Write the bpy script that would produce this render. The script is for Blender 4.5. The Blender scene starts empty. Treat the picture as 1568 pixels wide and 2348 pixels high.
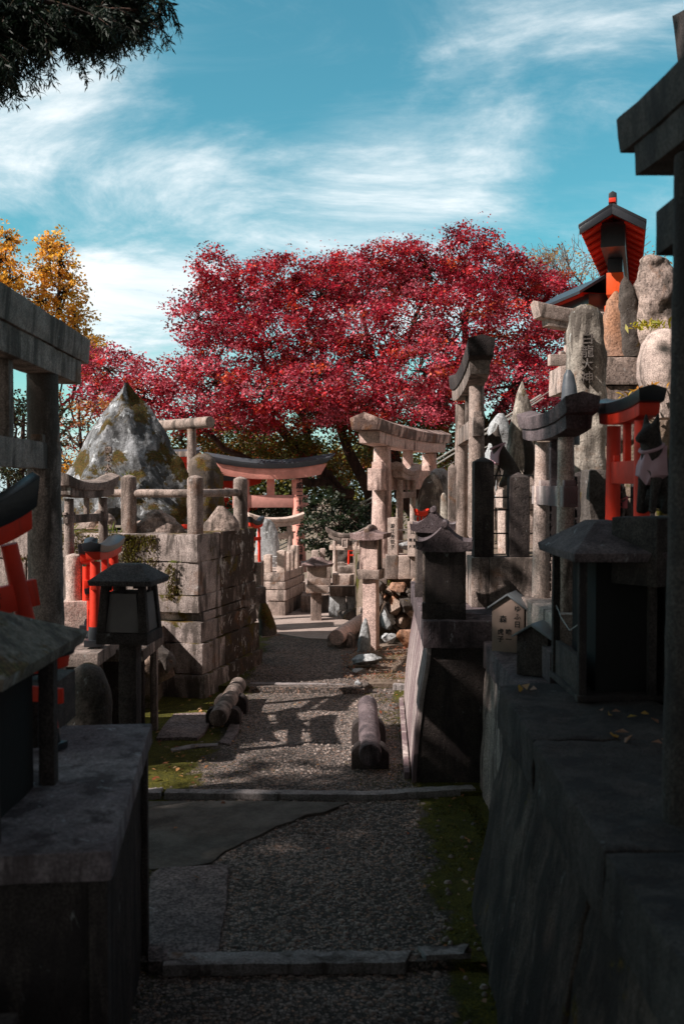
import bpy, bmesh, math, random
import numpy as np
from mathutils import Vector, Matrix, noise
R = math.radians
sc = bpy.context.scene
COL = sc.collection
rnd = random.Random(7)

# ---------------------------------------------------------------- camera
CAMZ = 1.55
PITCH = R(1.68)
cam_d = bpy.data.cameras.new('camera'); cam = bpy.data.objects.new('camera', cam_d)
COL.objects.link(cam); sc.camera = cam
cam.location = (0, 0, CAMZ); cam.rotation_euler = (R(90) - PITCH, 0, 0)
cam_d.sensor_fit = 'VERTICAL'; cam_d.sensor_height = 36; cam_d.sensor_width = 24
cam_d.lens = 35; cam_d.clip_start = 0.05; cam_d.clip_end = 3000
cam_d.dof.use_dof = True; cam_d.dof.focus_distance = 9.5; cam_d.dof.aperture_fstop = 5.0

def P(px, py, Y):
    """measured photo position (1568 x 2348 grid) at a chosen real distance Y -> metres"""
    a = (px - 784) / 2284.0; b = (1174 - py) / 2284.0
    c, s = math.cos(PITCH), math.sin(PITCH)
    t = Y / (c + b * s)
    return Vector((a * t, Y, CAMZ + (b * c - s) * t))
def X(px, Y): return P(px, 1107, Y).x
def Z(py, Y): return P(784, py, Y).z
def GP(px, py, z=0.0):
    a = (px - 784) / 2284.0; b = (1174 - py) / 2284.0
    c, s = math.cos(PITCH), math.sin(PITCH)
    t = (z - CAMZ) / (b * c - s)
    return Vector((a * t, (c + b * s) * t, z))

# ---------------------------------------------------------------- object helpers
def tag(o, label=None, cat=None, group=None, kind=None):
    if label: o['label'] = label
    if cat: o['category'] = cat
    if group: o['group'] = group
    if kind: o['kind'] = kind
    return o
def thing(name, label, cat, loc=(0, 0, 0), rz=0, group=None):
    o = bpy.data.objects.new(name, None); COL.objects.link(o)
    o.empty_display_size = 0.1
    o.location = loc; o.rotation_euler = (0, 0, rz)
    return tag(o, label, cat, group)
def copy_tree(o, parent=None):
    c = o.copy(); COL.objects.link(c)
    if parent: c.parent = parent
    for ch in list(o.children): copy_tree(ch, c)
    return c

class G:
    """collects geometry, then becomes one mesh object"""
    def __init__(s): s.v = []; s.f = []
    def add(s, vs, fs):
        n = len(s.v); s.v += [tuple(v) for v in vs]; s.f += [tuple(i + n for i in f) for f in fs]; return s
    def box(s, x0, x1, y0, y1, z0, z1, tx=0, ty=0, M=None):
        vs = [(x0, y0, z0), (x1, y0, z0), (x1, y1, z0), (x0, y1, z0),
              (x0 + tx, y0 + ty, z1), (x1 - tx, y0 + ty, z1), (x1 - tx, y1 - ty, z1), (x0 + tx, y1 - ty, z1)]
        if M is not None: vs = [M @ Vector(v) for v in vs]
        return s.add(vs, [(0, 3, 2, 1), (4, 5, 6, 7), (0, 1, 5, 4), (1, 2, 6, 5), (2, 3, 7, 6), (3, 0, 4, 7)])
    def rings(s, rs, cap=True, closed=True):
        n = len(rs[0]); vs = [v for r in rs for v in r]; fs = []
        for k in range(len(rs) - 1):
            for i in range(n if closed else n - 1):
                j = (i + 1) % n
                fs.append((k * n + i, k * n + j, (k + 1) * n + j, (k + 1) * n + i))
        if cap:
            fs.append(tuple(reversed(range(n)))); fs.append(tuple((len(rs) - 1) * n + i for i in range(n)))
        return s.add(vs, fs)
    def tube(s, pts, rad, n=12, cap=True):
        pts = [Vector(p) for p in pts]
        if not hasattr(rad, '__len__'): rad = [rad] * len(pts)
        rs = []; up = None
        for k, p in enumerate(pts):
            d = (pts[min(k + 1, len(pts) - 1)] - pts[max(k - 1, 0)]).normalized()
            if up is None:
                up = Vector((0, 0, 1)) if abs(d.z) < .9 else Vector((1, 0, 0))
            a = d.cross(up).normalized(); b = a.cross(d).normalized(); up = b
            rs.append([p + (a * math.cos(t) + b * math.sin(t)) * rad[k] for t in [2 * math.pi * i / n for i in range(n)]])
        return s.rings(rs, cap)
    def lathe(s, prof, n=20, c=(0, 0, 0), sx=1, sy=1):
        c = Vector(c)
        rs = [[c + Vector((r * sx * math.cos(2 * math.pi * i / n), r * sy * math.sin(2 * math.pi * i / n), z)) for i in range(n)] for r, z in prof]
        return s.rings(rs)
    def poly(s, pts, z0, z1):
        """flat slab with outline pts (x,y)"""
        n = len(pts)
        return s.rings([[(p[0], p[1], z0) for p in pts], [(p[0], p[1], z1) for p in pts]])
    def hull(s, pts):
        bm = bmesh.new()
        for p in pts: bm.verts.new(p)
        bmesh.ops.convex_hull(bm, input=bm.verts)
        loose = [v for v in bm.verts if not v.link_faces]
        bmesh.ops.delete(bm, geom=loose, context='VERTS')
        bm.verts.index_update()
        s.add([v.co.copy() for v in bm.verts], [[v.index for v in f.verts] for f in bm.faces]); bm.free(); return s
    def build(s, name, mat, parent=None, bev=0, rough=0, L=.05, freq=6, seed=0, ang=38, loc=None, streak=1, smooth=True):
        bm = bmesh.new()
        vs = [bm.verts.new(v) for v in s.v]
        for f in s.f:
            try: bm.faces.new([vs[i] for i in f])
            except ValueError: pass
        bmesh.ops.recalc_face_normals(bm, faces=bm.faces)
        if bev:
            es = [e for e in bm.edges if len(e.link_faces) == 2 and e.calc_face_angle(0) > R(32)]
            if es: bmesh.ops.bevel(bm, geom=es, offset=bev, segments=2, affect='EDGES', profile=.6, clamp_overlap=True)
        if rough:
            bmesh.ops.triangulate(bm, faces=[f for f in bm.faces if len(f.verts) > 4])
            for _ in range(7):
                es = [e for e in bm.edges if e.calc_length() > L * 1.4]
                if not es or len(bm.verts) > 40000: break
                bmesh.ops.subdivide_edges(bm, edges=es, cuts=1, use_grid_fill=True)
            bm.normal_update()
            off = Vector((seed * 3.7, seed * 1.9, seed * 5.1))
            mv = []
            for v in bm.verts:
                q = Vector((v.co.x, v.co.y, v.co.z * streak)) * freq + off
                d = noise.fractal(q, .9, 2.1, 4) + .35 * noise.noise(q * 5)
                mv.append(v.co + v.normal * d * rough)
            for v, c in zip(bm.verts, mv): v.co = c
        me = bpy.data.meshes.new(name); bm.to_mesh(me); bm.free()
        if smooth:
            me.shade_smooth(); me.set_sharp_from_angle(angle=R(ang))
        me.materials.append(mat)
        o = bpy.data.objects.new(name, me); COL.objects.link(o)
        if parent: o.parent = parent
        if loc is not None: o.location = loc
        return o

# ---------------------------------------------------------------- node helpers
class NT:
    def __init__(s, mat):
        s.nt = mat.node_tree; s.nt.nodes.clear()
    def n(s, t, **k):
        nd = s.nt.nodes.new(t)
        for a, b in k.items():
            if a == 'i':
                for kk, vv in b.items():
                    if isinstance(vv, bpy.types.NodeSocket): s.nt.links.new(vv, nd.inputs[kk])
                    else: nd.inputs[kk].default_value = vv
            else: setattr(nd, a, b)
        return nd
    def noise(s, vec, scale, detail=4, rough=.55, dist=0):
        return s.n('ShaderNodeTexNoise', i={'Vector': vec, 'Scale': scale, 'Detail': detail, 'Roughness': rough, 'Distortion': dist}).outputs[0]
    def math(s, op, a, b=0, clamp=False):
        return s.n('ShaderNodeMath', operation=op, use_clamp=clamp, i={0: a, 1: b}).outputs[0]
    def ramp(s, fac, a, b, lo=0, hi=1):
        return s.n('ShaderNodeMapRange', interpolation_type='SMOOTHSTEP', i={0: fac, 1: a, 2: b, 3: lo, 4: hi}).outputs[0]
    def mix(s, fac, a, b, mode='MIX'):
        m = s.n('ShaderNodeMix', data_type='RGBA', blend_type=mode)
        for idx, v in ((0, fac), (6, a), (7, b)):
            if isinstance(v, bpy.types.NodeSocket): s.nt.links.new(v, m.inputs[idx])
            elif idx == 0: m.inputs[0].default_value = v
            else: m.inputs[idx].default_value = (*v, 1)
        return m.outputs[2]
    def gain(s, col, f):
        """multiply colour by scalar socket"""
        c = s.n('ShaderNodeCombineColor', i={0: f, 1: f, 2: f}).outputs[0]
        return s.mix(1.0, col, c, 'MULTIPLY')
    def scale(s, vec, v):
        return s.n('ShaderNodeVectorMath', operation='MULTIPLY', i={0: vec, 1: v}).outputs[0]
    def out(s, col, rough=.85, bump=None, strength=.5, dist=.01, spec=.3, **kw):
        p = s.n('ShaderNodeBsdfPrincipled')
        ins = {'Base Color': col, 'Roughness': rough, 'Specular IOR Level': spec}; ins.update(kw)
        for k, v in ins.items():
            if isinstance(v, bpy.types.NodeSocket): s.nt.links.new(v, p.inputs[k])
            elif k == 'Base Color': p.inputs[k].default_value = (*v, 1)
            else: p.inputs[k].default_value = v
        if bump is not None:
            b = s.n('ShaderNodeBump', i={'Height': bump, 'Strength': strength, 'Distance': dist})
            s.nt.links.new(b.outputs[0], p.inputs['Normal'])
        o = s.n('ShaderNodeOutputMaterial'); s.nt.links.new(p.outputs[0], o.inputs[0])
        return p
def newmat(name):
    m = bpy.data.materials.new(name); m.use_nodes = True
    return m, NT(m)

COOL = ('boulder', 'rock_gray')
def stone(name, c1, c2, stain=(.05, .045, .04), st=.45, lichen=None, li=.0, moss=0, mosscol=(.075, .07, .012), speck=.5, gran=220, pit=.3, rust=0, streakz=.6):
    if name not in COOL: c1, c2, stain = [(a * 1.09, b * .965, c * .92) for a, b, c in (c1, c2, stain)]
    m, n = newmat(name)
    tc = n.n('ShaderNodeTexCoord').outputs['Object']
    rn = n.n('ShaderNodeObjectInfo').outputs['Random']
    off = n.n('ShaderNodeCombineXYZ', i={0: n.math('MULTIPLY', rn, 37.0), 1: n.math('MULTIPLY', rn, 11.0), 2: n.math('MULTIPLY', rn, 5.0)}).outputs[0]
    v = n.n('ShaderNodeVectorMath', operation='ADD', i={0: tc, 1: off}).outputs[0]
    big = n.noise(v, 3.2, 5, .62); mid = n.noise(v, 22, 5, .65); fine = n.noise(v, gran, 2, .7)
    col = n.mix(n.ramp(big, .35, .65), c1, c2)
    col = n.gain(col, n.ramp(mid, .3, .7, .78, 1.2))
    col = n.gain(col, n.ramp(fine, .35, .65, 1 - speck, 1 + speck * .6))
    sv = n.scale(v, (9, 9, 9 * streakz * .35))
    s1 = n.noise(sv, 1.0, 6, .68, .4)
    wide = n.noise(v, 1.7, 3, .5)
    stm = n.ramp(n.math('ADD', s1, n.math('MULTIPLY', wide, .35)), .78 - st * .28, .92 - st * .24)
    col = n.mix(n.math('MULTIPLY', stm, .85), col, stain)
    if rust:
        rm = n.ramp(n.noise(v, 4.5, 5, .6, .5), .62 - rust * .1, .74)
        col = n.mix(n.math('MULTIPLY', rm, .6), col, (.22, .09, .03))
    if lichen is not None:
        lv = n.noise(n.scale(v, (1, 1, .6)), 13, 6, .72, .6)
        lm = n.ramp(lv, .66 - li * .2, .72 - li * .18)
        col = n.mix(n.math('MULTIPLY', lm, .8), col, lichen)
    if moss:
        g = n.n('ShaderNodeNewGeometry')
        nz = n.n('ShaderNodeSeparateXYZ', i={0: g.outputs['Normal']}).outputs[2]
        mv = n.noise(v, 4.3, 7, .68, .3)
        mm = n.ramp(n.math('ADD', mv, n.math('MULTIPLY', nz, .10)), .64 - moss * .16, .70 - moss * .14)
        mc = n.mix(n.ramp(n.noise(v, 30, 4, .7), .3, .7), mosscol, (mosscol[0] * 1.5, mosscol[1] * .8, mosscol[2]))
        mc = n.gain(mc, n.ramp(n.noise(v, 90, 3, .7), .3, .7, .35, 1.5))
        col = n.mix(mm, col, mc)
    h = n.math('ADD', n.math('MULTIPLY', fine, .35), n.math('MULTIPLY', mid, .6))
    h = n.math('ADD', h, n.math('MULTIPLY', n.ramp(n.noise(v, 60, 3, .6), .3, .45), pit))
    n.out(col, .88, h, .75, .009, .25)
    return m
def paint(name, c, rough=.45, wear=.25, dark=(.08, .02, .01), spec=.35):
    m, n = newmat(name)
    v = n.n('ShaderNodeTexCoord').outputs['Object']
    rn = n.n('ShaderNodeObjectInfo').outputs['Random']
    v = n.n('ShaderNodeVectorMath', operation='ADD', i={0: v, 1: n.n('ShaderNodeCombineXYZ', i={0: n.math('MULTIPLY', rn, 20.0)}).outputs[0]}).outputs[0]
    a = n.noise(n.scale(v, (14, 14, 2.5)), 1, 6, .65)
    col = n.gain(n.mix(0.0, c, c), n.ramp(n.noise(v, 5, 4, .6), .25, .75, .75, 1.18))
    col = n.mix(n.math('MULTIPLY', n.ramp(a, .6 - wear * .1, .75), wear * 1.6), col, dark)
    n.out(col, rough, n.noise(v, 70, 4, .6), .18, .006, spec)
    return m

M = {}
M['granite'] = stone('granite', (.52, .465, .43), (.42, .37, .345), st=.30, rust=.3, speck=.45, gran=160)
M['granite_pink'] = stone('granite_pink', (.62, .51, .475), (.52, .42, .39), st=.28, rust=.3, stain=(.07, .045, .04), speck=.35, gran=120)
M['granite_old'] = stone('granite_old', (.33, .295, .275), (.23, .205, .19), st=.62, lichen=(.38, .37, .35), li=.1, rust=.3, speck=.4, gran=150)
M['granite_dark'] = stone('granite_dark', (.072, .064, .062), (.042, .038, .038), st=.5, lichen=(.24, .24, .24), li=.06, speck=.4, gran=150, stain=(.025, .022, .024))  # dark granite taken darker still: foreground shade is put into the colour
M['purple'] = stone('purple_stone', (.15, .13, .142), (.085, .073, .083), st=.4, lichen=(.32, .31, .33), li=.25, speck=.35, gran=120, stain=(.03, .027, .033))
M['wall_moss'] = stone('wall_moss', (.32, .28, .26), (.16, .13, .115), st=1.1, stain=(.03, .022, .017), lichen=(.60, .57, .54), li=.5, moss=.36, rust=.5, speck=.35, gran=150, streakz=1.3)
M['block_moss'] = stone('block_moss', (.44, .41, .40), (.30, .275, .265), st=.62, moss=.42, lichen=(.5, .48, .46), li=.1, rust=.35, speck=.45, gran=170)
M['boulder'] = stone('boulder', (.31, .32, .34), (.16, .165, .17), st=.7, stain=(.04, .04, .04), lichen=(.56, .59, .62), li=.48, moss=.74, mosscol=(.055, .050, .008), speck=.25, gran=70, pit=.8)
M['mossrock'] = stone('mossrock', (.16, .14, .12), (.09, .08, .07), st=.6, moss=.85, mosscol=(.075, .065, .010), speck=.3, gran=90)
M['rock'] = stone('rock', (.34, .29, .25), (.24, .19, .155), st=.3, rust=.8, lichen=(.5, .48, .46), li=.15, speck=.3, gran=80, pit=.9)
M['rock_gray'] = stone('rock_gray', (.44, .45, .46), (.30, .31, .32), st=.3, lichen=(.62, .63, .64), li=.25, speck=.25, gran=70, pit=.8)
M['rock_green'] = stone('rock_green', (.44, .44, .40), (.28, .28, .255), st=.6, rust=.5, lichen=(.55, .58, .56), li=.15, speck=.25, gran=80, moss=.1, pit=.6)
M['rock_orange'] = stone('rock_orange', (.42, .24, .15), (.30, .20, .15), st=.25, rust=.9, speck=.3, gran=80, pit=.8)
M['rock_dark'] = stone('rock_dark', (.11, .105, .10), (.07, .065, .06), st=.4, lichen=(.3, .3, .3), li=.12, moss=.2, speck=.3, gran=90, pit=.8)
M['rock_tan'] = stone('rock_tan', (.37, .32, .29), (.23, .20, .185), st=.5, rust=.5, lichen=(.5, .47, .44), li=.1, speck=.35, gran=70, pit=1.2)
M['marble'] = stone('marble', (.44, .42, .415), (.33, .305, .31), st=.8, stain=(.12, .085, .10), speck=.15, gran=150, streakz=.2)
M['vermilion'] = paint('vermilion', (.72, .035, .012), .55, .35, (.22, .03, .015))
M['vermilion_bright'] = paint('vermilion_bright', (.85, .10, .018), .5, .2, (.4, .05, .02))
M['vermilion_faded'] = paint('vermilion_faded', (.88, .37, .30), .6, .15, (.5, .1, .06))
M['pink_wood'] = paint('pink_wood', (.72, .34, .29), .65, .3, (.3, .12, .1))
M['lacquer'] = paint('lacquer', (.022, .024, .03), .35, .2, (.06, .06, .065), .5)
M['slate'] = paint('slate', (.075, .085, .10), .5, .3, (.03, .03, .035), .5)
M['sheet_metal'] = paint('sheet_metal', (.20, .22, .24), .38, .4, (.08, .08, .08), .6)
M['wood'] = paint('weathered_wood', (.28, .20, .165), .75, .5, (.08, .06, .05))
M['ink'] = paint('ink', (.012, .012, .013), .7, 0)
M['ink_red'] = paint('ink_red', (.30, .02, .02), .7, 0)
M['rail_white'] = paint('rail_white', (.55, .55, .55), .4, .3, (.2, .18, .17))
M['iron'] = paint('iron', (.035, .034, .034), .5, .3, (.1, .05, .03))
M['table_stone'] = stone('table_stone', (.26, .25, .27), (.16, .145, .165), st=.45, stain=(.06, .05, .055), lichen=(.44, .46, .48), li=.3, speck=.3, gran=110)
M['slate_stone'] = stone('slate_stone', (.105, .105, .11), (.07, .07, .075), st=.2, speck=.5, gran=130, lichen=(.2, .2, .2), li=.1)
M['twine'] = paint('twine', (.3, .26, .2))
M['paper'] = paint('paper_panel', (.17, .15, .145), .8, .3, (.13, .11, .10))
M['cloth_pink'] = paint('cloth_pink', (.55, .33, .38), .9, .15, (.35, .1, .12))
M['cloth_rose'] = paint('cloth_rose', (.62, .16, .18), .9, .1, (.3, .05, .06))
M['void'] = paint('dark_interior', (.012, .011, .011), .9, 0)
M['cable'] = paint('cable', (.30, .29, .27), .5, .1, (.1, .1, .1))
M['bark'] = stone('bark', (.085, .055, .045), (.05, .035, .03), st=.5, stain=(.02, .015, .013), moss=.08, speck=.4, gran=60, pit=.8, streakz=.3)
M['granite_old2'] = stone('granite_old2', (.37, .325, .30), (.255, .22, .20), st=.5, rust=.7, lichen=(.46, .42, .40), li=.15, speck=.4, gran=140)
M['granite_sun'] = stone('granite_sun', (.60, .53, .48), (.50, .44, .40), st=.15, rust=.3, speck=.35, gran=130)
M['wall_moss_pink'] = stone('streaked_granite', (.58, .47, .43), (.46, .37, .34), st=.8, stain=(.05, .03, .025), rust=.4, speck=.35, gran=120, streakz=1.6)
M['purple_warm'] = stone('purple_warm', (.34, .27, .27), (.22, .17, .175), st=.5, lichen=(.45, .42, .43), li=.2, rust=.3, speck=.35, gran=110, stain=(.06, .045, .045))
M['roof_moss'] = stone('roof_moss', (.22, .21, .19), (.13, .13, .11), st=.45, lichen=(.36, .38, .37), li=.3, moss=.35, mosscol=(.09, .085, .03), speck=.35, gran=90)
M['twig'] = stone('twig_bark', (.20, .17, .16), (.14, .12, .115), st=.2, speck=.2, gran=60)
# ---------------------------------------------------------------- builders
def inscr(parent, s, size, pos, rz=0, mat='ink', vertical=True, depth=.004, pitch=1.12, name='inscription', tilt=0):
    """lettering: each glyph faces local -Y, turned by rz"""
    if vertical: s = '\n'.join(s)
    cu = bpy.data.curves.new(name, 'FONT'); cu.body = s; cu.size = size
    cu.align_x = 'CENTER'; cu.align_y = 'CENTER'; cu.extrude = depth; cu.space_line = pitch
    cu.resolution_u = 2; cu.offset = size * .012
    o = bpy.data.objects.new(name, cu); COL.objects.link(o)
    bpy.context.view_layer.update()
    me = bpy.data.meshes.new_from_object(o.evaluated_get(bpy.context.evaluated_depsgraph_get()))
    COL.objects.unlink(o); bpy.data.objects.remove(o)
    me.materials.clear(); me.materials.append(M[mat]); me.name = name
    t = bpy.data.objects.new(name, me); COL.objects.link(t); t.parent = parent
    t.location = pos; t.rotation_euler = (R(90), tilt, rz)
    return t

def torii(name, label, cat, A, B, z0, H, r, post='granite', beam=None, over=None, kh=.1, sh=.08, kd=.16, rise=.06,
          nz=.74, nh=.09, nd=None, nover=None, strut=True, sw=None, lean=.03, capmat=None, feet=None, fh=.08, group=None,
          rb=None, roundtop=False, n=24, rough=0, plaque=None, wedge=True, flare=.35, endslant=.25, nukimat=None, seed=0, ridge=.14):
    beam = beam or post; capmat = capmat or beam; nukimat = nukimat or beam
    A = Vector((A[0], A[1])); B = Vector((B[0], B[1])); d = B - A; s = d.length; mid = (A + B) / 2
    over = s * .3 if over is None else over
    rt = r * .88; rb = rb or r
    root = thing(name, label, cat, (mid.x, mid.y, z0), math.atan2(d.y, d.x), group)
    hs = s / 2; ht = hs - lean
    for sg in (-1, 1):
        g = G(); g.tube([(sg * hs, 0, 0), (sg * (hs + ht) / 2, 0, H / 2), (sg * ht, 0, H)], [rb, (rb + rt) / 2, rt], n)
        g.build('column', M[post], root, rough=rough, L=.04, freq=14, seed=seed + sg, bev=0)
        if feet:
            q = G(); q.tube([(sg * hs, 0, -.001), (sg * (hs - lean * fh / H), 0, fh)], [rb * 1.18, rb * 1.1], n)
            q.box(sg * hs - rb * 1.6, sg * hs + rb * 1.6, -rb * 1.6, rb * 1.6, 0, fh * .35)
            q.build('column_foot', M[feet], root, bev=.002)
    L = ht + over
    if roundtop:
        g = G(); g.tube([(-L, 0, H + kh / 2), (0, 0, H + kh / 2), (L, 0, H + kh / 2)], kh / 2 * 1.0, 24)
        g.build('top_beam', M[capmat], root, bev=.004, rough=rough, L=.05, freq=10, seed=seed)
        top = H
    else:
        K = 28
        def curve(u): return rise * abs(u) ** 2.4
        def loft(Lx, zb, zt, db, dt, peak, slant):
            rs = []
            for k in range(K + 1):
                u = -1 + 2 * k / K; c = curve(u * Lx / L)
                zt2 = zt + c * (flare); 
                def xs(z): return u * Lx + math.copysign(1, u) * (z - zb) * slant * abs(u) ** 6
                pts = [(-db, zb + c), (db, zb + c), (dt, zt2 + c), (0, zt2 + c + peak), (-dt, zt2 + c)]
                rs.append([(xs(z - c), y, z) for y, z in pts])
            return rs
        g = G(); g.rings(loft(L * .90, H, H + sh, kd * .36, kd * .38, 0, endslant * .5))
        g.build('lower_beam', M[beam], root, bev=.003, rough=rough, L=.04, freq=9, seed=seed + 3)
        g = G(); g.rings(loft(L, H + sh + .001, H + sh + kh, kd * .44, kd * .5, kd * ridge, endslant))
        g.build('top_beam', M[capmat], root, bev=.004, rough=rough, L=.04, freq=9, seed=seed + 4)
    nd = nd or r * 1.0; nover = over * .62 if nover is None else nover
    zc = H * nz; xn = hs - lean * nz
    g = G(); g.box(-xn - nover, xn + nover, -nd / 2, nd / 2, zc - nh / 2, zc + nh / 2)
    g.build('tie_beam', M[nukimat], root, bev=.003, rough=rough, L=.05, freq=9, seed=seed + 5)
    if wedge:
        for sg in (-1, 1):
            for q in (-1, 1):
                g = G(); x = sg * xn + q * (rt + nd * .42)
                g.box(x - nd * .35, x + nd * .35, -nd * .38, nd * .38, zc + nh / 2 + .0005, zc + nh / 2 + nh * .3, M=None)
                g.build('wedge', M[nukimat], root, bev=.002)
    if strut:
        sw = sw or r * 1.3
        g = G(); g.box(-sw / 2, sw / 2, -sw * .4, sw * .4, zc + nh / 2 + .0005, H - .0005)
        g.build('strut', M[beam], root, bev=.002)
    if plaque:
        g = G(); w, h = plaque; zz = (zc + nh / 2 + H) / 2
        Mx = Matrix.Translation((0, -kd * .42, zz)) @ Matrix.Rotation(R(-12), 4, 'X')
        g.box(-w / 2, w / 2, -.012, .012, -h / 2, h / 2, M=Mx)
        pl = g.build('plaque', M[beam], root, bev=.003)
        g = G(); t = w * .16
        for b in ((-w / 2, w / 2, h / 2 - t, h / 2), (-w / 2, w / 2, -h / 2, -h / 2 + t), (-w / 2, -w / 2 + t, -h / 2 + t, h / 2 - t), (w / 2 - t, w / 2, -h / 2 + t, h / 2 - t)):
            g.box(b[0], b[1], -.022, -.0125, b[2], b[3], M=Mx)
        g.build('plaque_frame', M[post], pl, bev=.001)
    root['hs'] = hs
    return root

YS = {}
def rockform(name, prof, Y, thick, mat, label=None, cat='stone', seed=1, amp=.03, freq=5, p=2.4, parent=None, group=None, base=None, tilt=0, facets=0, rz=0, lev=26, n=36, ybias=0, yaw=0, cuts=()):
    """free-standing stone; prof = [(py, left px, right px), ...] top to bottom measured at distance Y; full 3-D body with depth 'thick'"""
    pr = [(Z(a, Y), X(b, Y), X(c, Y)) for a, b, c in prof]
    zb = pr[-1][0]; xb = (pr[-1][1] + pr[-1][2]) / 2
    wmax = max(c - b for a, b, c in pr)
    zs = [q[0] for q in pr][::-1]; ls = [q[1] for q in pr][::-1]; rs_ = [q[2] for q in pr][::-1]
    rings = []; H = zs[-1] - zs[0]
    for k in range(lev + 1):
        u = k / lev; u = u ** .9
        z = zs[0] + H * u
        l = float(np.interp(z, zs, ls)); r = float(np.interp(z, zs, rs_))
        w = max(r - l, .004); c = (l + r) / 2
        t = thick * (w / wmax) ** .75 * (1 - .25 * u)
        ring = []
        for i in range(n):
            a = 2 * math.pi * i / n
            ca, sa = math.cos(a), math.sin(a)
            k2 = (abs(ca) ** p + abs(sa) ** p) ** (-1 / p)
            ux, uy = ca * k2, sa * k2
            if yaw:
                ux, uy = ux * math.cos(yaw) - uy * math.sin(yaw), ux * math.sin(yaw) + uy * math.cos(yaw)
                sc_ = YS.setdefault((yaw, p), 1 / max((abs(math.cos(b_)) ** p + abs(math.sin(b_)) ** p) ** (-1 / p) * math.cos(b_ + yaw) for b_ in [j_ * .02 for j_ in range(315)])); ux *= sc_; uy *= sc_
            x = c - xb + w / 2 * ux; y = t / 2 * uy + tilt * (z - zb)
            if sa < 0 and ybias: y *= 1 + ybias * math.sin(3 * a + seed)
            q_ = Vector((x, y, z - zb))
            for nn, off_ in cuts:
                nn = Vector(nn).normalized(); e_ = q_.dot(nn) - off_
                if e_ > 0: hn = Vector((nn.x, nn.y, 0)); q_ = q_ - hn * (e_ / hn.length_squared)
            ring.append(q_)
        rings.append(ring)
    off = Vector((seed * 7.3, seed * 2.1, seed * 4.4))
    out = []
    for ring in rings:
        cen = sum(ring, Vector()) / len(ring)
        o2 = []
        for v in ring:
            q = v * freq + off
            d = noise.fractal(q, 1.0, 2.1, 5)
            if facets:
                dd, pp = noise.voronoi(v * freq * .8 + off); d += facets * (dd[1] - dd[0] - .3)
            dirv = (v - cen); dirv.z = .3 * dirv.length * (1 if v.z > zb else 0)
            if dirv.length > 1e-6: dirv.normalize()
            o2.append(v + dirv * d * amp)
        out.append(o2)
    g = G(); g.rings(out, cap=True)
    o = g.build(name, M[mat], parent, ang=45)
    if parent is None:
        o.location = (xb, Y, zb); o.rotation_euler = (0, 0, rz)
        tag(o, label, cat, group)
    return o

def rubble(name, loc, size, mat, label=None, seed=0, rz=0, parent=None, group=None, cat='rock', npt=14, rough=.12, flat=False):
    r = random.Random(seed)
    pts = []
    for _ in range(npt):
        v = Vector((r.gauss(0, 1), r.gauss(0, 1), r.gauss(0, 1))).normalized() * r.uniform(.82, 1)
        pts.append((v.x * size[0] / 2, v.y * size[1] / 2, v.z * size[2] / 2 + size[2] * .42))
    g = G(); g.hull(pts); m = min(size)
    o = g.build(name, M[mat], parent, bev=m * .05, rough=m * rough * .5, L=max(m * .12, .012), freq=3.2 / m, seed=seed, ang=50)
    o.location = loc; o.rotation_euler = (0, 0, rz)
    if parent is None: tag(o, label, cat, group)
    return o

def lantern_roof(g, hw, hd, z0, th, rise, rx=.35, ry=.0, curl=0, K=8):
    """hipped roof slab: eave half sizes hw, hd ; ridge half length rx*hw"""
    rs = []
    for k in range(K + 1):
        u = k / K
        w = hw * (1 - u) + hw * rx * u; d = hd * (1 - u) + hd * ry * u + .004
        z = z0 + th + rise * (u if not curl else (u * (1 - curl) + curl * u * u))
        rs.append((w, d, z))
    m = 10
    def ring(w, d, z, c):
        out = []
        for a, b in (((-1, -1), (1, -1)), ((1, -1), (1, 1)), ((1, 1), (-1, 1)), ((-1, 1), (-1, -1))):
            for i in range(m):
                t = i / m; x = a[0] + (b[0] - a[0]) * t; y = a[1] + (b[1] - a[1]) * t
                e = abs(2 * t - 1) ** 3
                out.append((x * w, y * d, z + c * e))
        return out
    cc = hw * .16 if curl else 0
    R_ = [ring(hw * .97, hd * .97, z0, cc)] + [ring(w, d, z, cc * (1 - i / K) ** 2) for i, (w, d, z) in enumerate(rs)]
    g.rings(R_)
    return g

def post_g(w, h, cap=.03, x=0, y=0, z=0):
    g = G(); a = w / 2
    g.box(x - a, x + a, y - a, y + a, z, z + h)
    g.add([(x - a, y - a, z + h + .0005), (x + a, y - a, z + h + .0005), (x + a, y + a, z + h + .0005), (x - a, y + a, z + h + .0005), (x, y, z + h + cap)], [(0, 1, 4), (1, 2, 4), (2, 3, 4), (3, 0, 4), (3, 2, 1, 0)])
    return g

def skin_mesh(name, verts, edges, mat, parent, levels=2):
    me = bpy.data.meshes.new(name); me.from_pydata([v[:3] for v in verts], edges, [])
    o = bpy.data.objects.new(name, me); COL.objects.link(o); o.parent = parent
    sk = o.modifiers.new('skin', 'SKIN'); sk.use_smooth_shade = True
    for i, v in enumerate(verts):
        me.skin_vertices[0].data[i].radius = (v[3], v[3] if len(v) < 5 else v[4])
        me.skin_vertices[0].data[i].use_root = (i == 0)
    ss = o.modifiers.new('sub', 'SUBSURF'); ss.levels = levels; ss.render_levels = levels
    me.materials.append(M[mat])
    bpy.context.view_layer.update()
    me2 = bpy.data.meshes.new_from_object(o.evaluated_get(bpy.context.evaluated_depsgraph_get()))
    o.modifiers.clear(); o.data = me2; me2.name = name
    me2.shade_smooth()
    return o

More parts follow.
